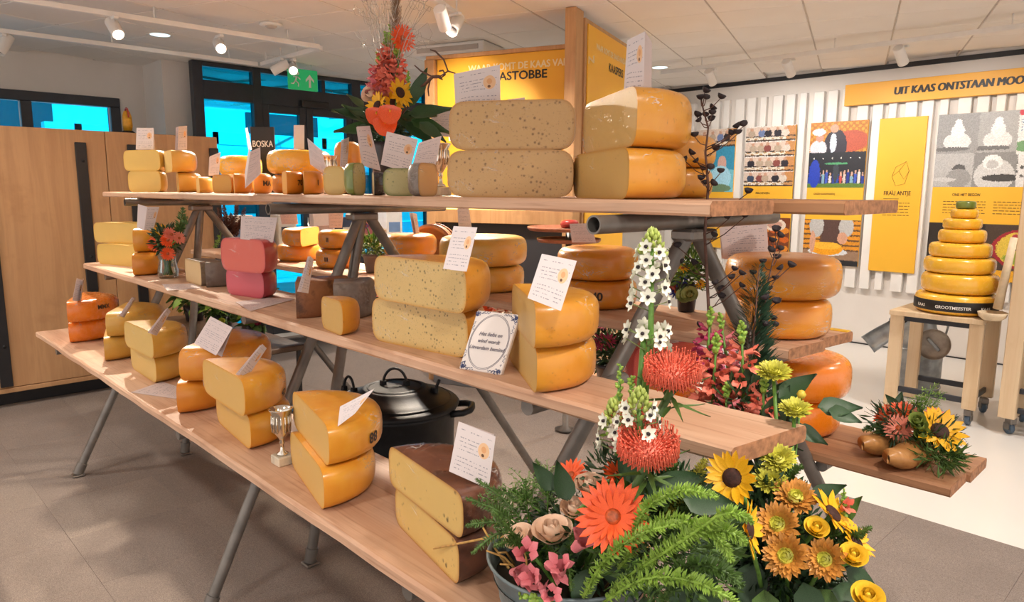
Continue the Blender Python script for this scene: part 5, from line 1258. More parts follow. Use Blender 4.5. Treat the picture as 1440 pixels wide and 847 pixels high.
    def pincushion(s, p, n, R, src=None):
        o, M = s.head('pincushion_flower', MB().lathe([(0, .36*R), (.35*R, .30*R), (.55*R, .1*R), (.5*R, -.15*R), (.2*R, -.36*R), (0, -.4*R)][::-1], 20), CORALP, p, n, R)
        mb = MB(); tip = MB(); N_ = 260
        for k in range(N_):
            z = 1-1.3*(k+.5)/N_; ph = k*2.399963; rr_ = math.sqrt(max(0, 1-z*z)); d = Vector((rr_*math.cos(ph), rr_*math.sin(ph), z*.62))
            up = Vector((0, 0, 1)); a0 = d*.5*R; a0.z *= .8; a1 = d*.88*R+up*.05*R; a2 = d*1.0*R+up*(.30 if z < .55 else .05)*R-Vector((d.x, d.y, 0))*(.18 if z < .3 else .08)*R
            mb.tube([a0, a1, a2], [.022*R, .02*R, .016*R], 4, False); mb.tube([a2, a2+(a2-a1)*.1], [.034*R, .02*R], 4)
        stuff(obj('styles', mb, PINC, o))
        if src is not None: s.stem(src, Vector(p)-Vector(n).normalized()*.5*R, .006, LEAFM, head=o)
        lv = shape('leaf|strap', lambda: petal_mb(1, .13, -.12, .2, 5), LEAFM)
        for k in range(9):
            a = k*2.4; link('leaf', lv, None, o, Matrix.Translation((0, 0, -.5*R-.22*R*k/3)) @ Matrix.Rotation(a, 4, 'Z') @ Matrix.Rotation(-.5+.25*(k % 3), 4, 'Y') @ Matrix.Scale(R*1.25, 4))
        return o
    def snapdragon(s, a, b, m, cnt_=14, R=.02, bud=.35, name='snapdragon', t0=.15):
        a, b = Vector(a), Vector(b); d = b-a; st = s.add(name, MB().tube([a, a+d*.5, b], [.004, .0035, .0015], 6), STEMG)
        fm_ = shape('floret|snap'+m.name, lambda: snap_mb(), m); bm = MB(); u = d.normalized(); x = u.orthogonal()
        for k in range(cnt_):
            t = t0+(1-t0)*k/cnt_; ang = k*2.4; w_ = Matrix.Rotation(ang, 3, u) @ x; pos = a+d*t; sz = R*(1-.62*(t-t0)/(1-t0))
            if t < 1-bud: link('floret', fm_, None, st, s.T @ frame(pos+w_*.004, w_*.9+u*.35, u) @ Matrix.Scale(sz, 4))
            else:
                for q in (0, 1): bm.lathe([(0, 0), (.35*sz, .25*sz), (.3*sz, .7*sz), (0, .95*sz)], 6, frame(pos+u*q*.004, (w_ if q else -w_)*.8+u*.7))
        for k in range(8): t = 1-bud+bud*k/8; w_ = Matrix.Rotation(k*2.4+1, 3, u) @ x; sz = R*.5*(1.1-t*.5); bm.lathe([(0, 0), (.35*sz, .25*sz), (.3*sz, .7*sz), (0, .95*sz)], 6, frame(a+d*t, w_*.8+u*.7))
        bm.v = [tuple(Vector(v)-s.p) for v in bm.v]; stuff(obj('bud_tip', bm, LEAFL, st)); return st
    def starspike(s, a, b, R=.011, lo=.35, cnt_=30, gap=None):
        a, b = Vector(a), Vector(b); d = b-a; u = d.normalized(); x = u.orthogonal(); st = s.add('white_star_spike', MB().tube([a, a+d*.5+x*.004, b], [.0055, .005, .003], 8), STEMG)
        fm_ = shape('star_floret', lambda: star_mb(), WPET); ped = MB(); eye = MB()
        for k in range(cnt_):
            t = lo+(1.0-lo)*(k/cnt_)**.8
            if gap and gap[0] < t < gap[1]: t = gap[0]-(t-gap[0])*.25
            ang = k*2.4+s.r.uniform(-.3, .3); w_ = Matrix.Rotation(ang, 3, u) @ x; ln_ = .03*(1-.45*(t-lo)/(1-lo)); q = a+d*t+(w_*.85+u*.5)*ln_
            ped.tube([a+d*t, q], .0011, 4); f_ = link('floret', fm_, None, st, s.T @ frame(q, w_+u*.25, u) @ Matrix.Scale(R*s.r.uniform(.85, 1.1), 4))
            eye.lathe([(0, .35*R), (.2*R, .3*R), (.24*R, 0)][::-1], 8, frame(q, w_+u*.25))
        eye.v = [tuple(Vector(v)-s.p) for v in eye.v]; stuff(obj('floret_eyes', eye, POD, st))
        ped.v = [tuple(Vector(v)-s.p) for v in ped.v]; stuff(obj('pedicels', ped, gm('pedicel_green', '#7C8A55'), st))
        bd = MB()
        for k in range(34):
            t = k/34; w_ = Matrix.Rotation(k*2.4, 3, u) @ x; q = b+u*(-.012+.036*t)+w_*(.012*(1-t*.8)); bd.lathe([(0, 0), (.0034, .003), (.003, .008), (0, .012)], 6, frame(q, w_*.7*(1-t)+u))
        bd.v = [tuple(Vector(v)-s.p) for v in bd.v]; stuff(obj('bud_tip', bd, gm('bud_lime', '#A8B85A'), st)); return st
    def frond(s, pts, W_, m, n=46, plume=False, name='fern_frond'):
        P = [Vector(p) for p in pts]
        def at(t):
            k = t*(len(P)-1); i = min(int(k), len(P)-2); f_ = k-i; p0 = P[max(0, i-1)]; p3 = P[min(len(P)-1, i+2)]; p1, p2 = P[i], P[i+1]
            return .5*((2*p1)+(p2-p0)*f_+(2*p0-5*p1+4*p2-p3)*f_*f_+(3*p1-p0-3*p2+p3)*f_**3)
        mb = MB().tube([at(k/12) for k in range(13)], [.0025]*12+[.001], 5); g = petal_mb(1, .34, .1, .15, 2)
        for k in range(n):
            t = (k+.5)/n; p = at(t); tg = (at(min(1, t+.02))-at(max(0, t-.02))).normalized(); x = tg.cross(Vector((0, 0, 1)))
            if x.length < .1: x = tg.orthogonal()
            x.normalize(); w_ = W_*(math.sin(PI*min(1, t*.85+.12))**.6)
            dirs = [x, -x] if not plume else [Matrix.Rotation(s.r.uniform(0, 6.28), 3, tg) @ x for _ in range(6)]
            for dv in dirs:
                dv = (dv+tg*.55+Vector((0, 0, s.r.uniform(-.1, .25)))).normalized(); mb.add(g.v, g.f, frame(p, dv.cross(tg) if dv.cross(tg).length > .01 else (0, 0, 1), dv) @ Matrix.Scale(w_*s.r.uniform(.85, 1.1), 4))
        return stuff(s.add(name, mb, m))
    def sprig(s, a, b, m, n=40, sz=.006, spread=.03, sm=None, name='sprig'):
        """thin branched sprig with small tufts, too fine to pick apart"""
        a, b = Vector(a), Vector(b); d = b-a; mb = MB().tube([a, a+d*.5, b], [.002, .0016, .0008], 5); lf = MB(); g = petal_mb(1, .45, .1, .1, 2)
        for k in range(n):
            t = .3+.7*s.r.random(); q = a+d*t; e = q+Vector((s.r.uniform(-1, 1), s.r.uniform(-1, 1), s.r.uniform(-.2, 1)))*spread*(1.15-t*.6); mb.tube([q, e], .0006, 3)
            for _ in range(4): v = Vector((s.r.uniform(-1, 1), s.r.uniform(-1, 1), s.r.uniform(-.4, 1))); lf.add(g.v, g.f, frame(e, v.orthogonal(), v) @ Matrix.Scale(sz*s.r.uniform(.7, 1.3), 4))
        o = stuff(s.add(name, lf, m)); mb.v = [tuple(Vector(v)-s.p) for v in mb.v]; stuff(obj('twigs', mb, sm or STEMG, o)); return o
    def leaf(s, p, d, L_, W_=.4, m=None, up=None, curl=-.15):
        d = Vector(d).normalized(); up = Vector(up) if up is not None else Vector((0, 0, 1)); z = up-d*up.dot(d); z = z if z.length > .05 else d.orthogonal()
        me = shape(f'leaf|{W_}{curl}{(m or LEAFD).name}', lambda: petal_mb(1, W_, curl, .18, 6, 1.0, .62), m or LEAFD)
        return s.put('leaf', me, frame(p, z, d) @ Matrix.Scale(L_, 4))
    def bush(s, c, r_, n, L_, W_=.42, ms=None, name='leaf', zmin=None):
        """single leaves pointing outward from a centre"""
        c = Vector(c); ms = ms or [LEAFD, LEAFM]
        for k in range(n):
            v = Vector((s.r.gauss(0, 1), s.r.gauss(0, 1), s.r.gauss(.25, .8))).normalized(); q = c+Vector((v.x*r_[0], v.y*r_[1], v.z*r_[2]))*s.r.uniform(.45, 1)
            s.leaf(q, v+Vector((s.r.uniform(-.5, .5), s.r.uniform(-.5, .5), s.r.uniform(-.4, .4))), L_*s.r.uniform(.7, 1.25), W_, s.r.choice(ms), Vector((s.r.uniform(-.4, .4), s.r.uniform(-.4, .4), 1)))
    def mound(s, c, r_, n, L_, m, name='filler_foliage', W_=.4):
        c = Vector(c); mb = MB(); g = petal_mb(1, W_, .1, .15, 2)
        for k in range(n):
            v = Vector((s.r.gauss(0, 1), s.r.gauss(0, 1), s.r.gauss(0, 1))).normalized()*s.r.random()**.4; q = c+Vector((v.x*r_[0], v.y*r_[1], v.z*r_[2])); d = (v+Vector((s.r.uniform(-.7, .7), s.r.uniform(-.7, .7), s.r.uniform(-.3, .8)))).normalized()
            mb.add(g.v, g.f, frame(q, d.orthogonal(), d) @ Matrix.Rotation(s.r.uniform(0, 6), 4, 'X') @ Matrix.Scale(L_*s.r.uniform(.6, 1.3), 4))
        return stuff(s.add(name, mb, m))
    def pod(s, p, d, R, parent=None):
        me = shape('pod', lambda: MB().lathe([(0, 0), (.35, .05), (.8, .4), (1.0, .9), (.95, 1.05), (.85, .95), (.6, .5), (0, .3)], 7), POD)
        return link('pod', me, None, parent or s.t, s.T @ frame(p, d) @ Matrix.Diagonal((R, R*.8, R, 1)))
def snap_mb():
    mb = MB(); g = petal_mb(1, .8, .25, -.1, 3, .6)
    mb.lathe([(.25, 0), (.32, .5), (.4, .9)], 8)
    for a, t in ((.5, -.9), (-.5, -.9), (PI-.8, -.55), (PI+.8, -.55), (PI, -.45)): mb.add(g.v, g.f, Matrix.Translation((0, 0, .85)) @ Matrix.Rotation(a, 4, 'Z') @ Matrix.Translation((.25, 0, 0)) @ Matrix.Rotation(t, 4, 'Y') @ Matrix.Scale(.85, 4))
    return mb
def star_mb():
    mb = MB(); g = petal_mb(1, .66, .12, .12, 4, .55, .8)
    for k in range(6): mb.add(g.v, g.f, Matrix.Rotation(k*PI/3, 4, 'Z') @ Matrix.Translation((.08, 0, -.02*(k % 2))) @ Matrix.Rotation(-.15, 4, 'Y'))
    return mb
CAMD = lambda p: (CAMP-Vector(p)).normalized()
def toward(p, dx=0, dy=0): return CAMD(p)+CR*dx+CU*dy
# ------------------------------------------------------------------ right front: zinc bucket of flowers
bc = Vector((-.785, .905, Z1+.0003)); B = Arr('flower_bucket', 'zinc bucket of peach roses, orange gerbera and red pincushions on the low plank', 'flowers', bc)
hb = .135; rb = .147
ZB = mat('weathered_zinc', '#7F8D90', .5, .25, 18, .2, 50, metal=.35)
bk = obj('bucket', MB().lathe([(0, .002), (.105, .002), (.108, .006), (rb-.004, hb-.01), (rb, hb-.004), (rb+.003, hb), (rb, hb+.004), (rb-.004, hb), (rb-.008, hb-.02), (.10, .02), (0, .02)], 48), ZB, B.t)
obj('bucket_band', MB().lathe([(.1218, .055), (.1265, .06), (.1285, .085), (.1255, .09)], 48), ZB, bk)
obj('soil', MB().lathe([(0, hb-.035), (rb-.009, hb-.035)], 32), gm('flower_foam', '#2B241C'), bk)
top = bc+Vector((0, 0, hb-.035))
def BP(x, y, Y): return py(x, y, Y)
S0 = lambda: top+Vector((B.r.uniform(-.07, .07), B.r.uniform(-.07, .07), 0))
for k in range(16):
    a = B.r.uniform(0, 6.28); q = top+Vector((math.cos(a)*.10, math.sin(a)*.10, .02)); e = top+Vector((math.cos(a)*B.r.uniform(.1, .17), math.sin(a)*B.r.uniform(.1, .17), B.r.uniform(.02, .09)))
    B.add('straw', MB().tube([q, (q+e)/2+Vector((0, 0, .012)), e], [.0022, .002, .0015], 5), STRAW)
for pts in (((740, 700), (690, 662), (625, 664)), ((728, 690), (708, 660), (684, 740))):
    P_ = [BP(x, y, .86-.02*i) for i, (x, y) in enumerate(pts)]
q1 = BP(732, 752, .84); B.add('straw', MB().tube([q1, BP(680, 758, .83), BP(610, 772, .845)], [.003, .0025, .002], 5), STRAW)
B.add('straw', MB().tube([BP(716, 800, .82), BP(695, 770, .83), BP(678, 740, .84)], [.003, .0025, .002], 5), STRAW)
for (x, y, Y, R, n) in ((731, 757, .80, .025, (-.9, 1.5)), (777, 748, .82, .031, (-.2, 1.9)), (806, 716, .86, .021, (.2, 1.2)), (831, 683, .87, .025, (.1, 1.8))):
    p = BP(x, y, Y); B.rose(p, toward(p, *n), R, PEACH, S0())
p = BP(862, 727, .77); B.gerbera(p, toward(p, -.1, .15), .056, ORP, S0(), 26)
p = BP(803, 668, .87); B.gerbera(p, toward(p, -.5, .9), .032, ORP, S0(), 20); p = BP(868, 667, .86); B.gerbera(p, toward(p, .5, .8), .025, ORP, S0(), 18)
p = BP(911, 634, .80); B.pincushion(p, toward(p, .05, 1.7), .050, S0()); p = BP(945, 530, .88); B.pincushion(p, toward(p, .1, 2.2), .049, S0())
p = BP(888, 590, .84); B.pincushion(p, toward(p, -.8, .6), .03, S0())
B.starspike(BP(903, 600, .90), BP(917, 350, .90), .0125, .40, 34, (.52, .66)); B.starspike(BP(880, 690, .83), BP(866, 590, .83), .0115, .45, 14); B.starspike(BP(893, 640, .80), BP(898, 575, .80), .0115, .3, 14)
B.add('stem', MB().tube([BP(896, 640, .9), BP(898, 560, .905), BP(906, 470, .905)], .005, 7), STEMG)
B.snapdragon(BP(885, 660, .87), BP(888, 528, .87), PINKP, 14, .02, .2); B.snapdragon(BP(868, 640, .86), BP(872, 512, .86), LEAFL, 18, .016, .5, name='green_bud_spike')
for x, y, Y, R in ((742, 782, .755, .036), (720, 805, .76, .03), (770, 795, .75, .036), (808, 772, .76, .036), (757, 812, .74, .03), (790, 805, .74, .032), (775, 835, .73, .028), (735, 822, .75, .026)):
    p = BP(x, y, Y); fm_ = shape('floret|snap'+PINKP.name, snap_mb, PINKP); B.put('snapdragon_floret', fm_, frame(p, toward(p, B.r.uniform(-.8, .8), B.r.uniform(-.2, .8))) @ Matrix.Scale(R*.8, 4))
B.snapdragon(BP(780, 850, .74), BP(730, 838, .74), PINKP, 10, .017, .6)
# foxtail ferns and fronds, speckled leaves, solidago
for pts, W_ in ((((870, 800), (930, 735), (1000, 750), (1030, 790)), .016), (((860, 830), (940, 770), (1010, 745), (1050, 765)), .017), (((880, 790), (905, 720), (960, 690), (1010, 700)), .014), (((820, 840), (850, 790), (900, 752), (960, 735)), .016), (((930, 850), (960, 800), (1010, 800), (1045, 825)), .017), (((900, 800), (960, 760), (1020, 722), (1060, 735)), .014), (((850, 847), (905, 815), (975, 818), (1040, 850)), .017)):
    Yb = B.r.uniform(.74, .80); B.frond([BP(x, y, Yb-.015*math.sin(i)) for i, (x, y) in enumerate(pts)], W_, LEAFL if B.r.random() < .7 else LEAFM, 60, True, 'foxtail_frond')
for k in range(9):
    x = B.r.uniform(945, 1000); y = B.r.uniform(650, 705); Y = B.r.uniform(.86, .92); B.frond([BP(x-30, y+60, Y), BP(x-8, y+20, Y), BP(x+6, y-6, Y)], .013, gm('solidago', '#A8A03A') if k % 2 else LEAFM, 30, True, 'solidago_sprig')
for a_, b_ in (((720, 760), (690, 690)), ((745, 740), (735, 672)), ((770, 730), (770, 664)), ((730, 735), (700, 720)), ((760, 720), (720, 690))): B.sprig(BP(*a_, .88), BP(*b_, .9), gm('dill_green', '#6E8548'), 55, .006, .035, name='dill_sprig')
for x, y, dx, dy, L_ in ((800, 705, -.3, 1, .07), (780, 690, -.6, .8, .06), (845, 770, .3, -.6, .08), (830, 800, -.3, -.7, .08), (870, 785, .6, -.5, .09), (900, 700, .5, .2, .08), (920, 690, .8, .3, .08), (890, 680, -.2, .8, .07), (960, 700, .9, -.1, .08), (820, 760, -.4, -.2, .06), (950, 800, .2, -.8, .09), (980, 830, .5, -.8, .09), (840, 840, -.2, -.7, .08), (905, 840, .1, -.8, .09)):
    p = BP(x, y, .83); B.leaf(p, CR*dx+CU*dy-_fw*.2, L_, .5, LEAFD, CAMD(p))
B.mound(bc+Vector((.05, .03, hb+.05)), (.14, .12, .08), 900, .022, LEAFD); B.mound(BP(930, 760, .86), (.12, .09, .09), 1100, .02, LEAFM); B.mound(BP(965, 715, .92), (.06, .06, .06), 400, .02, LEAFD); B.mound(BP(900, 680, .9), (.10, .06, .05), 500, .022, LEAFD)
for k in range(14):
    a = B.r.uniform(0, 6.28); B.frond([top+Vector((math.cos(a)*.05, math.sin(a)*.05, .02)), top+Vector((math.cos(a)*.12, math.sin(a)*.12, .10)), top+Vector((math.cos(a)*.2, math.sin(a)*.18, .10+B.r.uniform(-.05, .08)))], .014, LEAFM, 34, True, 'foxtail_frond')

# ------------------------------------------------------------------ second vase: sunflowers, chrysanthemums, snapdragons, pods
vc = Vector((-.50, 1.20, .0065)); V = Arr('floor_vase', 'tall dark floor vase of sunflowers, bronze chrysanthemums and black pods at the right end', 'flowers', vc)
obj('vase', MB().lathe([(0, .002), (.09, .002), (.095, .01), (.105, .4), (.11, .78), (.116, .80), (.112, .806), (.104, .79), (.10, .7), (0, .68)], 40), CERAM, V.t)
vt = vc+Vector((0, 0, .79)); SV = lambda: vt+Vector((V.r.uniform(-.06, .06), V.r.uniform(-.06, .06), 0))
p = py(1029, 672, .93); V.sunflower(p, toward(p, -.35, .1), .041, SV(), np_=21); p = py(1054, 745, .94); V.sunflower(p, toward(p, 1.8, 0), .043, SV())
p = py(1172, 722, 1.12); V.sunflower(p, toward(p, 1.3, .9), .042, SV()); p = py(1205, 762, 1.12); V.sunflower(p, toward(p, 1.2, .7), .032, SV())
for x, y, Y, R, n, om in ((1093, 738, 1.04, .036, (-.1, .3), BRONZE), (1105, 782, 1.0, .035, (-.2, .1), BRONZE), (1160, 787, 1.06, .034, (-.2, .1), BRONZE), (1118, 700, 1.10, .036, (.2, .8), BRONZE), (1082, 677, 1.10, .031, (0, 1.2), LIME), (1094, 646, 1.13, .032, (.1, .9), LIME), (1088, 525, 1.25, .035, (.1, 1.6), LIME), (1118, 577, 1.2, .03, (.1, 1.6), LIME)):
    p = py(x, y, Y); V.mum(p, toward(p, *n), R, om, LIME, SV())
p = py(1127, 555, 1.24); V.put('drumstick_bud', shape('drumstick_bud', lambda: MB().lathe([(0, -1), (.6, -.8), (1, 0), (.6, .8), (0, 1)], 14), gm('bud_yellow', '#C9B33A')), frame(p, (0, 0, 1)) @ Matrix.Scale(.0085, 4)); V.stem(SV(), p, .0018)
for x, y, R in ((1148, 743, .0175), (1200, 782, .019), (1220, 840, .022)): p = py(x, y, 1.08); V.rose(p, toward(p, .25, .8), R, YROSE, SV() if y < 800 else None)
for a_, b_, m, Y, R in (((1000, 600), (1008, 470), CORALP, 1.30, .03), ((1046, 600), (1043, 452), CORALP, 1.32, .03), ((1020, 640), (1022, 540), PINKP, 1.28, .026), ((1070, 640), (1075, 530), CORALP, 1.27, .026), ((990, 560), (1000, 432), MAGP, 1.36, .026), ((1030, 560), (1012, 440), PINKP, 1.40, .024)): V.snapdragon(py(*a_, Y), py(*b_, Y), m, 20, R, .22)
for x, y in ((1110, 690), (1187, 690)): V.snapdragon(py(x-4, y+50, 1.15), py(x, y, 1.15), LEAFM, 12, .012, .9, name='green_bud_spike')
p = py(1182, 716, 1.15); V.put('snapdragon_floret', shape('floret|snap'+CORALP.name, snap_mb, CORALP), frame(p, toward(p, .6, .3)) @ Matrix.Scale(.018, 4))
# cypress spike
cy0, cy1 = py(1050, 600, 1.46), py(1068, 372, 1.46); sp = MB(); g_ = petal_mb(1, .2, .2, .05, 2); d_ = cy1-cy0
for k in range(900):
    t = V.r.random()**.9; w_ = .058*(1-t)**.6+.008; a = V.r.uniform(0, 6.28); q = cy0+d_*t; v = Vector((math.cos(a), math.sin(a), .9)); sp.add(g_.v, g_.f, frame(q+Vector((math.cos(a), math.sin(a), 0))*w_*.35, v.orthogonal(), v) @ Matrix.Scale(w_*V.r.uniform(.7, 1.1), 4))
cyo = stuff(V.add('cypress_spike', sp, PINEG)); q = MB().tube([vt, cy0, cy1], [.004, .004, .001], 6); q.v = [tuple(Vector(v)-V.p) for v in q.v]; obj('stem', q, TWIG, cyo)
# dried stem with black pods, rising between the two top boards
YD = 1.522
main = [py(1004, 600, 1.44), py(999, 480, YD-.02), py(991, 330, YD), py(996, 262, YD), py(992, 215, YD), py(996, 180, YD), py(988, 150, YD), py(985, 133, YD)]
dst = V.add('dried_branch', MB().tube([vt]+main, [.004, .0042, .004, .0036, .0032, .0028, .0022, .0018, .0012], 8), TWIG)
up_pods = [(145, 50), (120, 95), (155, 92), (248, 90), (187, 160), (92, 208), (148, 207), (117, 240), (190, 235), (195, 195), (80, 342), (368, 280), (407, 270), (315, 328), (362, 325), (210, 430), (48, 457), (20, 505), (97, 510), (127, 562), (183, 555), (250, 580), (118, 627), (150, 655), (193, 660), (430, 715)]
lo_pods = [(583, 97), (660, 92), (505, 187), (330, 240), (405, 325), (345, 320), (605, 355), (640, 377), (600, 397), (640, 437), (520, 425), (547, 455), (540, 490), (432, 632), (795, 215), (830, 188), (813, 160), (838, 255), (785, 262), (820, 297), (752, 320), (700, 375), (845, 350), (885, 338), (815, 400), (785, 452), (770, 500), (818, 518), (733, 530), (795, 598), (760, 632), (808, 632), (785, 718)]
pp = [(960+x/4.706, 120+y/4.706) for x, y in up_pods]+[(860+x/3.529, 280+y/3.529) for x, y in lo_pods]
mainpx = [(1004, 600), (999, 480), (991, 330), (996, 262), (992, 215), (996, 180), (988, 150)]
sec = [(1040, 520), (1050, 470), (1076, 410), (1092, 350)]
tw2 = MB().tube([vt, py(1040, 560, 1.42), py(1052, 470, 1.47), py(1078, 405, 1.49), py(1092, 345, 1.5)], [.003, .003, .0026, .002, .0012], 7); tw2.v = [tuple(Vector(v)-V.p) for v in tw2.v]
dst2 = obj('dried_branch', tw2, TWIG, V.t); br = MB(); br2 = MB()
def near(x, y, chain):
    best = None
    for (x0, y0), (x1, y1) in zip(chain[:-1], chain[1:]):
        for k in range(11):
            f_ = k/10; qx, qy = x0+(x1-x0)*f_, y0+(y1-y0)*f_; dd = abs(qy-(y+abs(x-qx)*.55+4))+.25*abs(x-qx)
            if best is None or dd < best[0]: best = (dd, qx, qy)
    return best
for i, (x, y) in enumerate(pp):
    second = i >= len(up_pods)+14; Y = YD+V.r.uniform(-.012, .012) if y < 300 else YD-.02+V.r.uniform(-.06, .05)
    if second: Y = 1.49+V.r.uniform(-.05, .05)
    p = py(x, y, Y); _, qx, qy = near(x, y, sec if second else mainpx); q = py(qx, qy, 1.49 if second else YD)
    (br2 if second else br).tube([q, (q+p)/2+Vector((0, 0, -.006)), p], [.0014, .0012, .001], 5)
    V.pod(p, Vector((V.r.uniform(-.6, .6), V.r.uniform(-.6, .6), .8)), V.r.uniform(.0085, .011), dst2 if second else dst)
for b_, o_ in ((br, dst), (br2, dst2)): b_.v = [tuple(Vector(v)-V.p) for v in b_.v]; stuff(obj('side_twigs', b_, TWIG, o_))
for x, y, Y, dx, dy, L_ in ((1040, 730, 1.08, -.3, -.6, .10), (1060, 790, 1.08, -.2, -.8, .10), (1130, 820, 1.06, .2, -.9, .09), (1150, 830, 1.08, .6, -.7, .08), (1170, 830, 1.08, .9, -.2, .08), (1135, 760, 1.12, .4, .5, .07), (1085, 705, 1.12, -.1, .9, .08), (1140, 700, 1.15, .6, .4, .06), (1190, 800, 1.12, .7, -.5, .07), (1080, 600, 1.26, .2, .7, .09), (1095, 560, 1.26, .5, .5, .08), (1060, 560, 1.32, -.1, 1, .09), (1150, 572, 1.25, 1, .1, .075), (1165, 576, 1.25, 1, -.3, .06), (1120, 600, 1.24, .6, -.3, .06), (1010, 760, 1.05, -.6, -.4, .09), (1000, 800, 1.02, -.5, -.7, .09), (1075, 830, 1.05, 0, -1, .09), (1175, 655+80, 1.15, .5, .8, .06)):
    p = py(x, y, Y); V.leaf(p, CR*dx+CU*dy-_fw*.3, L_, .52, LEAFD if V.r.random() < .75 else LEAFM, CAMD(p)+Vector((0, 0, .6)))
V.mound(vt+Vector((-.02, -.03, .10)), (.09, .09, .11), 900, .03, LEAFD); V.mound(py(1080, 730, 1.12), (.07, .05, .09), 600, .028, LEAFD); V.mound(py(1050, 590, 1.32), (.09, .06, .09), 500, .03, LEAFD); V.mound(py(1165, 790, 1.14), (.035, .03, .035), 160, .024, LEAFD)
for a_, b_ in (((1150, 760), (1215, 755)), ((1170, 780), (1226, 742)), ((1100, 690), (1128, 655))): V.frond([py(*a_, 1.12), py((a_[0]+b_[0])/2, (a_[1]+b_[1])/2-6, 1.12), py(*b_, 1.12)], .012, LEAFM, 24, True, 'solidago_sprig')

# ------------------------------------------------------------------ the tall arrangement on the top shelf
tvp = at3(546, 1.60); Tv = Arr('tall_arrangement', 'tall arrangement of orange flowers and silver curls in a dark vase on the top shelf', 'flowers', tvp+Vector((0, 0, .0003)))
k_ = depth(tvp)/FPX; vh = (268-196)*k_
obj('vase', MB().lathe([(0, .001), (.05, .001), (.053, .006), (.062, vh*.9), (.066, vh), (.062, vh), (.056, vh*.9), (0, vh*.85)], 32), CERAM, Tv.t)
vtp = tvp+Vector((0, 0, vh)); TP = lambda x, y, o=0.0: py(x, y, 1.60+o); ST = lambda: vtp+Vector((Tv.r.uniform(-.03, .03), Tv.r.uniform(-.03, .03), -.01))
for x, y, R, n in ((530, 148, .052, (-.9, .5)), (563, 130, .056, (.9, .4)), (553, 144, .045, (.9, .1))): p = TP(x, y, -.06); Tv.sunflower(p, toward(p, *n), R, ST(), np_=17)
for x, y, sc in ((540, 176, .075), (549, 160, .07), (530, 163, .068)):
    p = TP(x, y, -.12); me = shape('anthurium_spathe', lambda: petal_mb(1, 1.15, .10, .05, 8, .42, .62), ANTH); o = Tv.put('anthurium_spathe', me, frame(p+CU*sc*.45, CAMD(p)+CU*.1, -CU+CR*Tv.r.uniform(-.35, .35)) @ Matrix.Scale(sc, 4))
    obj('spadix', MB().tube([(.25, 0, .06), (.32, 0, .35), (.4, 0, .5)], [.045, .04, .025], 8), YELP, o)
p = TP(522, 132, -.03); Tv.rose(p, toward(p, -.6, .6), .036, PEACH, ST())
for x, y, R, n in ((566, 54, .055, (.6, .3)), (553, 87, .05, (-.1, 2.2))): p = TP(x, y); Tv.gerbera(p, toward(p, *n), R, ORP, ST(), 22)
for a_, b_, m in (((545, 150), (543, 45), CORALP), ((535, 150), (532, 75), PINKP), ((557, 150), (558, 60), CORALP), ((549, 150), (550, 35), CORALP)): Tv.snapdragon(TP(*a_), TP(*b_), m, 26, .036, .22)
for x, y in ((535, 95), (574, 100)): Tv.snapdragon(TP(x, y+45), TP(x, y), LEAFM, 12, .02, .95, name='green_bud_spike')
for x, y, dx, dy, L_ in ((530, 165, -1, .25, .17), (525, 178, -1, -.05, .15), (530, 172, -1, .6, .13), (570, 150, .6, .9, .13), (575, 160, 1, .2, .16), (578, 168, 1, -.25, .15), (570, 172, .9, -.55, .14), (560, 160, .5, -.5, .1), (582, 140, .4, 1, .12), (520, 170, -.7, .5, .12), (590, 172, .8, -.5, .12), (565, 165, .8, .1, .13), (512, 150, -.8, .7, .08)):
    p = TP(x, y, -.03); Tv.leaf(p, CR*dx+CU*dy-_fw*.25, L_, .46, LEAFV if Tv.r.random() < .5 else LEAFD, CAMD(p)*.8+Vector((0, 0, .8)))
Tv.mound(vtp+Vector((0, 0, .06)), (.10, .08, .07), 420, .04, LEAFD)
pl = MB(); b0 = TP(558, 60); 
for k in range(420): t = Tv.r.random(); q = TP(556+3*t, 60-110*t); a = Tv.r.uniform(0, 6.28); v = Vector((math.cos(a)*.45, math.sin(a)*.45, 1)); pl.tube([q, q+v*.05], [.0012, .0004], 3, False)
plo = stuff(Tv.add('grass_plume', pl, PLUME)); q = MB().tube([vtp, TP(553, 120), TP(558, -45)], [.003, .003, .001], 6); q.v = [tuple(Vector(v)-Tv.p) for v in q.v]; obj('stem', q, PLUME, plo)
cu = MB()
for k in range(46):
    ex, ey = Tv.r.uniform(500, 606), Tv.r.uniform(-30, 60); b_ = TP(545+Tv.r.uniform(-6, 6), 110); e = TP(ex, ey, Tv.r.uniform(-.1, .1)); pts = []
    side = 1 if ex > 552 else -1; rr_ = Tv.r.uniform(.012, .03)
    for i in range(15):
        t = i/14; q = b_.lerp(e, min(1, t*1.35)); 
        if t > .6: a = (t-.6)/.4*Tv.r.uniform(4, 6); q = e+CR*side*rr_*math.sin(a)+CU*rr_*(math.cos(a)-1)*.9
        pts.append(q+Vector((0, 0, .02*math.sin(t*9+k))))
    cu.tube(pts, .0010, 3, False)
stuff(Tv.add('silver_curls', cu, SILVER))
wl_ = [[(572, 140), (598, 118), (608, 108), (618, 108), (622, 112)], [(608, 108), (592, 100), (583, 92)], [(618, 108), (630, 100), (624, 84), (612, 72), (605, 70)], [(630, 100), (640, 103)], [(605, 112), (602, 125), (603, 135)], [(618, 100), (623, 99), (626, 105), (621, 109)]]
for i, c_ in enumerate(wl_): Tv.add('curly_willow', MB().tube([TP(*c_[0])]+[TP(x, y, -.01*k) for k, (x, y) in enumerate(c_[1:])], [.006-.003*min(1, i)]*(len(c_)-1)+[.002], 7), TWIG)
Tv.stem(vtp, TP(590, 122), .004, TWIG)

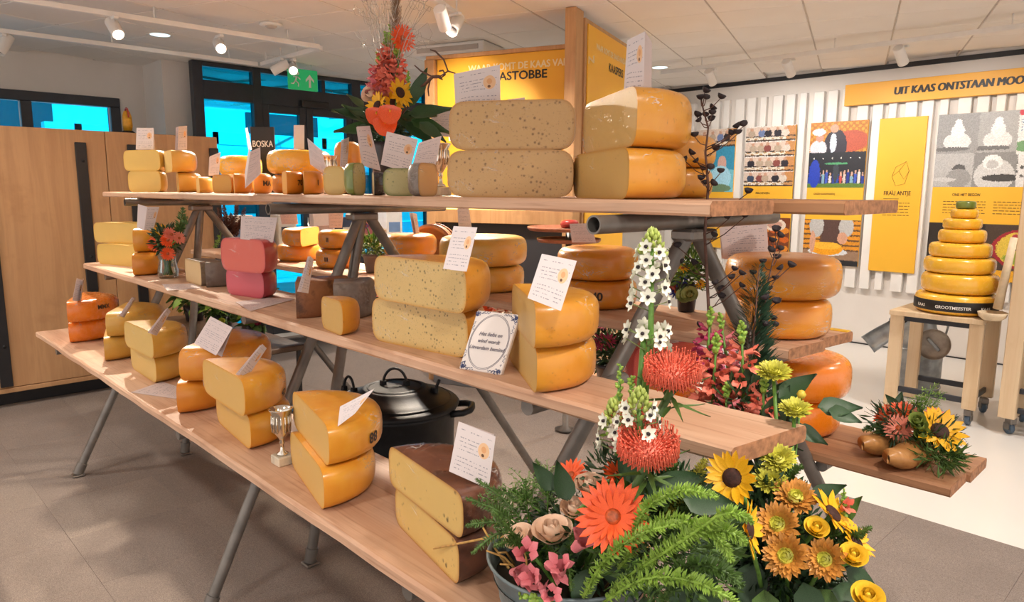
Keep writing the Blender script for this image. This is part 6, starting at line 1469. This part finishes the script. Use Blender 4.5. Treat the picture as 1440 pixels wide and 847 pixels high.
# ------------------------------------------------------------------ glass vase of orange flowers on the middle shelf
gp_ = pz(237, 391, Z2); Gv = Arr('glass_vase', 'clear glass vase of orange gerberas on the middle shelf at the left', 'flowers', gp_+Vector((0, 0, .0003)))
gh = .125
obj('vase', MB().lathe([(0, .001), (.038, .001), (.042, .006), (.045, .03), (.036, .08), (.044, gh), (.042, gh), (.033, .08), (.041, .03), (.037, .009), (0, .008)], 32), CLEAR, Gv.t)
gt = gp_+Vector((0, 0, gh)); Yg = gp_.y
st_ = MB()
for k in range(12): a = k*2.4; st_.tube([gp_+Vector((.02*math.cos(a), .02*math.sin(a), .015)), gt+Vector((.022*math.cos(a+2), .022*math.sin(a+2), -.02)), gt+Vector((.04*math.cos(a+2), .04*math.sin(a+2), .06))], .0028, 5)
Gv.add('stems', st_, LEAFM)
for x, y, R, n, m in ((219, 343, .042, (-.3, .3), ORP), (241, 330, .04, (.3, .7), CORALP), (236, 338, .036, (0, .4), ORP), (236, 357, .034, (.1, -.1), ORP), (252, 335, .03, (.8, .3), SALMON)): p = py(x, y, Yg-.03); Gv.gerbera(p, toward(p, *n), R, m, gt, 22)
p = py(228, 326, Yg); Gv.sunflower(p, toward(p, -.2, .9), .045, gt, np_=15, nm='yellow_daisy', dm=PEACH)
for a_, b_ in (((245, 350), (258, 292)), ((240, 345), (262, 305)), ((228, 345), (215, 322))): Gv.frond([py(*a_, Yg), py((a_[0]+b_[0])/2, (a_[1]+b_[1])/2, Yg), py(*b_, Yg+.02)], .03, LEAFM, 26, True, 'green_sprig')
Gv.mound(gt+Vector((0, 0, .055)), (.06, .05, .06), 260, .035, LEAFD)

# ------------------------------------------------------------------ pots and bouquets behind the shelves
def pot_plant(label, base, r_, hh, zb, mm, cols, fol, n=260, L_=.04, name='flower_pot', spread=(.1, .1, .1)):
    A = Arr(name, label, 'flowers', Vector(base)+Vector((0, 0, .0003)))
    obj('pot', MB().lathe([(0, .001), (r_*.75, .001), (r_*.8, .008), (r_, hh*.8), (r_*1.06, hh*.82), (r_*1.06, hh), (r_*.98, hh), (r_*.9, hh*.85), (0, hh*.8)], 28), mm, A.t)
    c = Vector(base)+Vector((0, 0, hh+spread[2]*.6)); A.mound(c, spread, n, L_, fol[0]); A.mound(c, [v*.95 for v in spread], n//2, L_, fol[-1])
    for i, (x, y, Y, R, m) in enumerate(cols): p = py(x, y, Y); A.gerbera(p, toward(p, A.r.uniform(-.4, .4), A.r.uniform(.2, .9)), R, m, c, 12)
    return A
b_ = Vector((*py(527, 376, 1.93).xy, Z2)); b_.y = 1.98; b_.x = py(527, 376, 1.98).x
pot_plant('grey clay pot of purple and green flowers behind the trestle leg', b_, .056, .095, Z2, mat('grey_clay', '#75675E', .7, .1, 14), [(515, 318, 1.93, .018, PURP), (524, 314, 1.93, .018, PURP), (541, 325, 1.93, .016, WPET), (510, 330, 1.93, .016, LIME)], [LEAFM, LEAFL], 300, .03, spread=(.075, .06, .06))
b_ = Vector((py(965, 432, 2.12).x, 2.12, Z2))
A = pot_plant('small black vase of blue, yellow and orange flowers on the far middle shelf', b_, .036, .10, Z2, CERAM, [(948, 364, 2.1, .026, YELP), (960, 377, 2.1, .026, YELP), (942, 398, 2.1, .04, SALMON), (957, 395, 2.1, .03, BLUEP), (950, 411, 2.1, .03, BLUEP), (945, 402, 2.1, .03, ORP), (985, 400, 2.1, .02, YELP)], [LEAFM, LEAFL], 260, .035, spread=(.07, .06, .085))
for x, y, R in ((962, 416, .025), (970, 414, .025)): p = py(x, y, 2.08); A.rose(p, toward(p, 0, .4), R, gm('rose_lime', '#C9CF8A'))
b_ = Vector((py(852, 500, 2.22).x, 2.25, Z1))
A = pot_plant('dark pot of magenta flowers on the low far shelf behind the cumin cheese', b_, .06, .09, Z1, CERAM, [(846, 482, 2.2, .045, MAGP), (856, 480, 2.2, .04, MAGP), (848, 458, 2.2, .03, PINKP)], [LEAFD, LEAFM], 320, .04, spread=(.09, .07, .10))
b_ = Vector((py(690, 450, 2.25).x, 2.27, Z1))
pot_plant('low bowl of orange and cream flowers seen between the middle shelf cheeses', b_, .09, .06, Z1, CERAM, [(688, 432, 2.2, .05, ORP), (700, 428, 2.2, .05, SALMON), (712, 436, 2.18, .045, PEACH), (680, 440, 2.2, .05, CORALP), (704, 440, 2.2, .05, PEACH)], [LEAFM], 150, .04, spread=(.12, .07, .05))
b_ = Vector((py(519, 440, 2.26).x, 2.27, Z1))
pot_plant('small vase of orange and yellow flowers left of the big herb cheeses', b_, .03, .10, Z1, CERAM, [(517, 404, 2.2, .045, ORP), (522, 416, 2.2, .05, CORALP), (521, 438, 2.2, .05, YELP), (523, 428, 2.2, .04, PINKP)], [LEAFM], 90, .03, spread=(.04, .04, .06))
# leafy pots on a low black stand behind the lower left cheeses
bs = px(318, 500, -4.55)
pl_ = Vector((-5.05, 1.98, .0065)); PS = thing('plant_stand', 'low black metal stand with a wooden tray behind the lower left cheeses', 'stand', pl_)
zt2 = .55
obj('tray', MB().bbox((-.8, -.2, zt2-.035), (.86, .2, zt2), .006), wood_mat('dark_tray', '#6A503C', '#57402F', '#3C2B20'), PS, smooth=False)
for sx in (-.76, .82):
    for sy in (-.17, .17): obj('leg', MB().bbox((sx-.012, sy-.012, 0), (sx+.012, sy+.012, zt2-.0355), .002), BLACKM, PS, smooth=False)
obj('lower_shelf', MB().bbox((-.8, -.2, .10), (.86, .2, .125), .003), mat('gloss_black', '#10141A', .08, .02, 5, coat=1.0), PS, smooth=False)
for i, (dx, lb, cols) in enumerate(((-.5, 'leafy pot with small yellow buds on the black stand, left one', [(247, 425, 1.9, .025, LIME), (253, 438, 1.9, .022, LIME), (330, 447, 1.9, .03, LIME)]), (.02, 'leafy pot with green and dark red leaves on the black stand, middle one', [(300, 425, 1.9, .03, MAGP), (312, 452, 1.9, .03, LIME), (290, 470, 1.9, .03, LIME)]), (.55, 'leafy pot with dark red flowers on the black stand, right one', [(355, 448, 1.9, .035, MAGP), (362, 455, 1.9, .03, MAGP), (345, 455, 1.9, .03, LEAFL)]))):
    A = Arr('leafy_pot', lb, 'plant', (pl_.x+dx, pl_.y, pl_.z+zt2+.0003)); h_ = .12
    obj('pot', MB().lathe([(0, .001), (.06, .001), (.08, h_), (.072, h_), (0, h_*.85)], 24), CERAM, A.t)
    c = A.p+Vector((0, 0, h_+.10)); A.bush(c, (.15, .14, .16), 90, .085, .55, [LEAFD, LEAFM, LEAFL, LEAFM]); A.mound(c, (.14, .12, .14), 380, .06, LEAFM)
    for x, y, Y, R, m in cols: p = py(x, y, Y); A.rose(p, toward(p, 0, .5), R*.8, m, A.p+Vector((0, 0, h_)), 8)
# dried brown spikes behind the left trestle
b_ = Vector((py(322, 372, 2.05).x, 2.05, Z2)); A = Arr('dried_bouquet', 'dark vase of dried brown seed spikes behind the left trestle', 'dried flowers', b_+Vector((0, 0, .0003)))
obj('vase', MB().lathe([(0, .001), (.04, .001), (.05, .06), (.035, .12), (.04, .14), (.034, .14), (0, .1)], 24), CERAM, A.t)
for i, (x, y) in enumerate(((306, 292), (314, 284), (325, 300), (334, 284), (345, 292), (318, 315), (338, 310))):
    A.frond([b_+Vector((0, 0, .13)), py((x+322)/2, (y+350)/2, 2.07), py(x, y, 2.06)], .03, gm('seed_brown', '#5A3326', .3), 60, True, 'seed_spike')
A.frond([b_+Vector((0, 0, .13)), py(312, 330, 2.05), py(300, 352, 2.03)], .03, LEAFL, 24, True, 'green_sprig')
# wooden clogs of flowers on the low far shelf
cq = pz(1284, 655, Z1); CG = Arr('wooden_clogs', 'pair of wooden clogs planted with sunflower and pink gerberas on the low far shelf', 'flowers', (cq.x-.02, cq.y+.04, Z1+.0004))
CLOG = wood_mat('clog_wood', '#C08A50', '#B07A44', '#8E5A30', rough=.35)
for i, (ox, oy) in enumerate(((.015, -.025), (-.075, .035))):
    vs = []; fs = []; n_, m_ = 16, 14
    for a in range(n_+1):
        t = a/n_; x = -.10+.24*t; w_ = .043*(math.sin(PI*min(1, .12+t*.80))**.5); h_ = .055+.022*math.sin(PI*t)-.012*t; rise = .03*max(0, t-.72)/.28
        for k in range(m_):
            an = 2*PI*k/m_; z = max(0, (math.sin(an)*.5+.5))*h_; vs.append((x, w_*math.cos(an)*(1 if t < 1 else .2), z*(1 if t < .96 else .6)+rise*(z > h_*.0)))
    for a in range(n_):
        for k in range(m_): fs.append((a*m_+k, (a+1)*m_+k, (a+1)*m_+(k+1) % m_, a*m_+(k+1) % m_))
    fs.append(tuple(range(m_))[::-1]); fs.append(tuple(n_*m_+k for k in range(m_)))
    mz = min(v[2] for v in vs); vs = [(x, y, z-mz) for x, y, z in vs]
    obj('clog', MB().add(vs, fs, Matrix.Translation((ox, oy, 0)) @ Matrix.Rotation(math.radians(-100), 4, 'Z')), CLOG, CG.t)
Yc = cq.y; cs = CG.p+Vector((0, 0, .05))
p = py(1322, 606, Yc+.03); CG.sunflower(p, toward(p, .5, .5), .072, cs, np_=20)
for x, y, R, n, m in ((1264, 602, .045, (-.1, .5), SALMON), (1271, 582, .045, (0, .9), SALMON), (1245, 588, .036, (-.4, .8), ORP), (1268, 577, .036, (.1, 1.2), ORP), (1250, 580, .036, (-.2, 1.1), ORP), (1315, 584, .03, (.4, 1), CORALP)): p = py(x, y, Yc+(.01 if y > 590 else .07)); CG.gerbera(p, toward(p, *n), R, m, cs, 22)
for x, y in ((1293, 600), (1297, 612), (1290, 592)): p = py(x, y, Yc-.01); CG.rose(p, toward(p, 0, .7), .026, gm('bud_green', '#8A9A4A'), cs, 8)
CG.mound(CG.p+Vector((-.01, .03, .095)), (.12, .10, .045), 620, .035, LEAFD, W_=.22); CG.mound(py(1320, 640, Yc+.0), (.07, .05, .03), 260, .035, LEAFM, W_=.2)
for x, y, x2, y2 in ((1250, 600, 1213, 606), (1250, 610, 1222, 618), (1320, 630, 1350, 655), (1310, 640, 1338, 662), (1330, 630, 1358, 645)): CG.frond([py(x, y, Yc+.02), py((x+x2)/2, (y+y2)/2-3, Yc+.02), py(x2, y2, Yc+.01)], .018, LEAFM, 22, True, 'green_sprig')
for x, y in ((1297, 552), (1312, 545), (1325, 556), (1290, 560)): CG.sprig(py(1292, 590, Yc+.08), py(x, y, Yc+.1), LEAFL, 26, .007, .03, name='fine_sprig')
p = py(1262, 572, Yc+.09); CG.leaf(p, CU+CR*.3, .05, .5, LEAFD, CAMD(p)); CG.leaf(p, CU*.6-CR*.6, .05, .5, LEAFD, CAMD(p))

# ------------------------------------------------------------------ repeats carry a shared group phrase
GROUPS = {'card': 'info cards stuck in the cheeses', 'plank': 'scaffold planks of the stepped shelves', 'trestle': 'tube trestles under the shelves', 'paper': 'text sheets lying on the shelves', 'trophy': 'silver trophy cups', 'poster': 'posters on the slatted wall', 'track': 'white light tracks', 'downlight': 'round ceiling downlights', 'plant': 'leafy pots on the black stand', 'box': 'goods on the shop table'}
for o in scene.objects:
    c = o.get('category')
    if not c or o.get('group'): continue
    if c == 'cheese':
        z_, y_ = o.location.z, o.location.y
        if y_ > 3: continue
        o['group'] = 'cheeses on the top shelf' if z_ > 1.5 else (('cheeses on the far middle shelf' if y_ > 1.75 else 'cheeses on the front middle shelf') if z_ > 1.1 else ('cheeses on the low far shelf' if y_ > 1.75 else 'cheeses on the low front plank'))
    elif c in GROUPS: o['group'] = GROUPS[c]
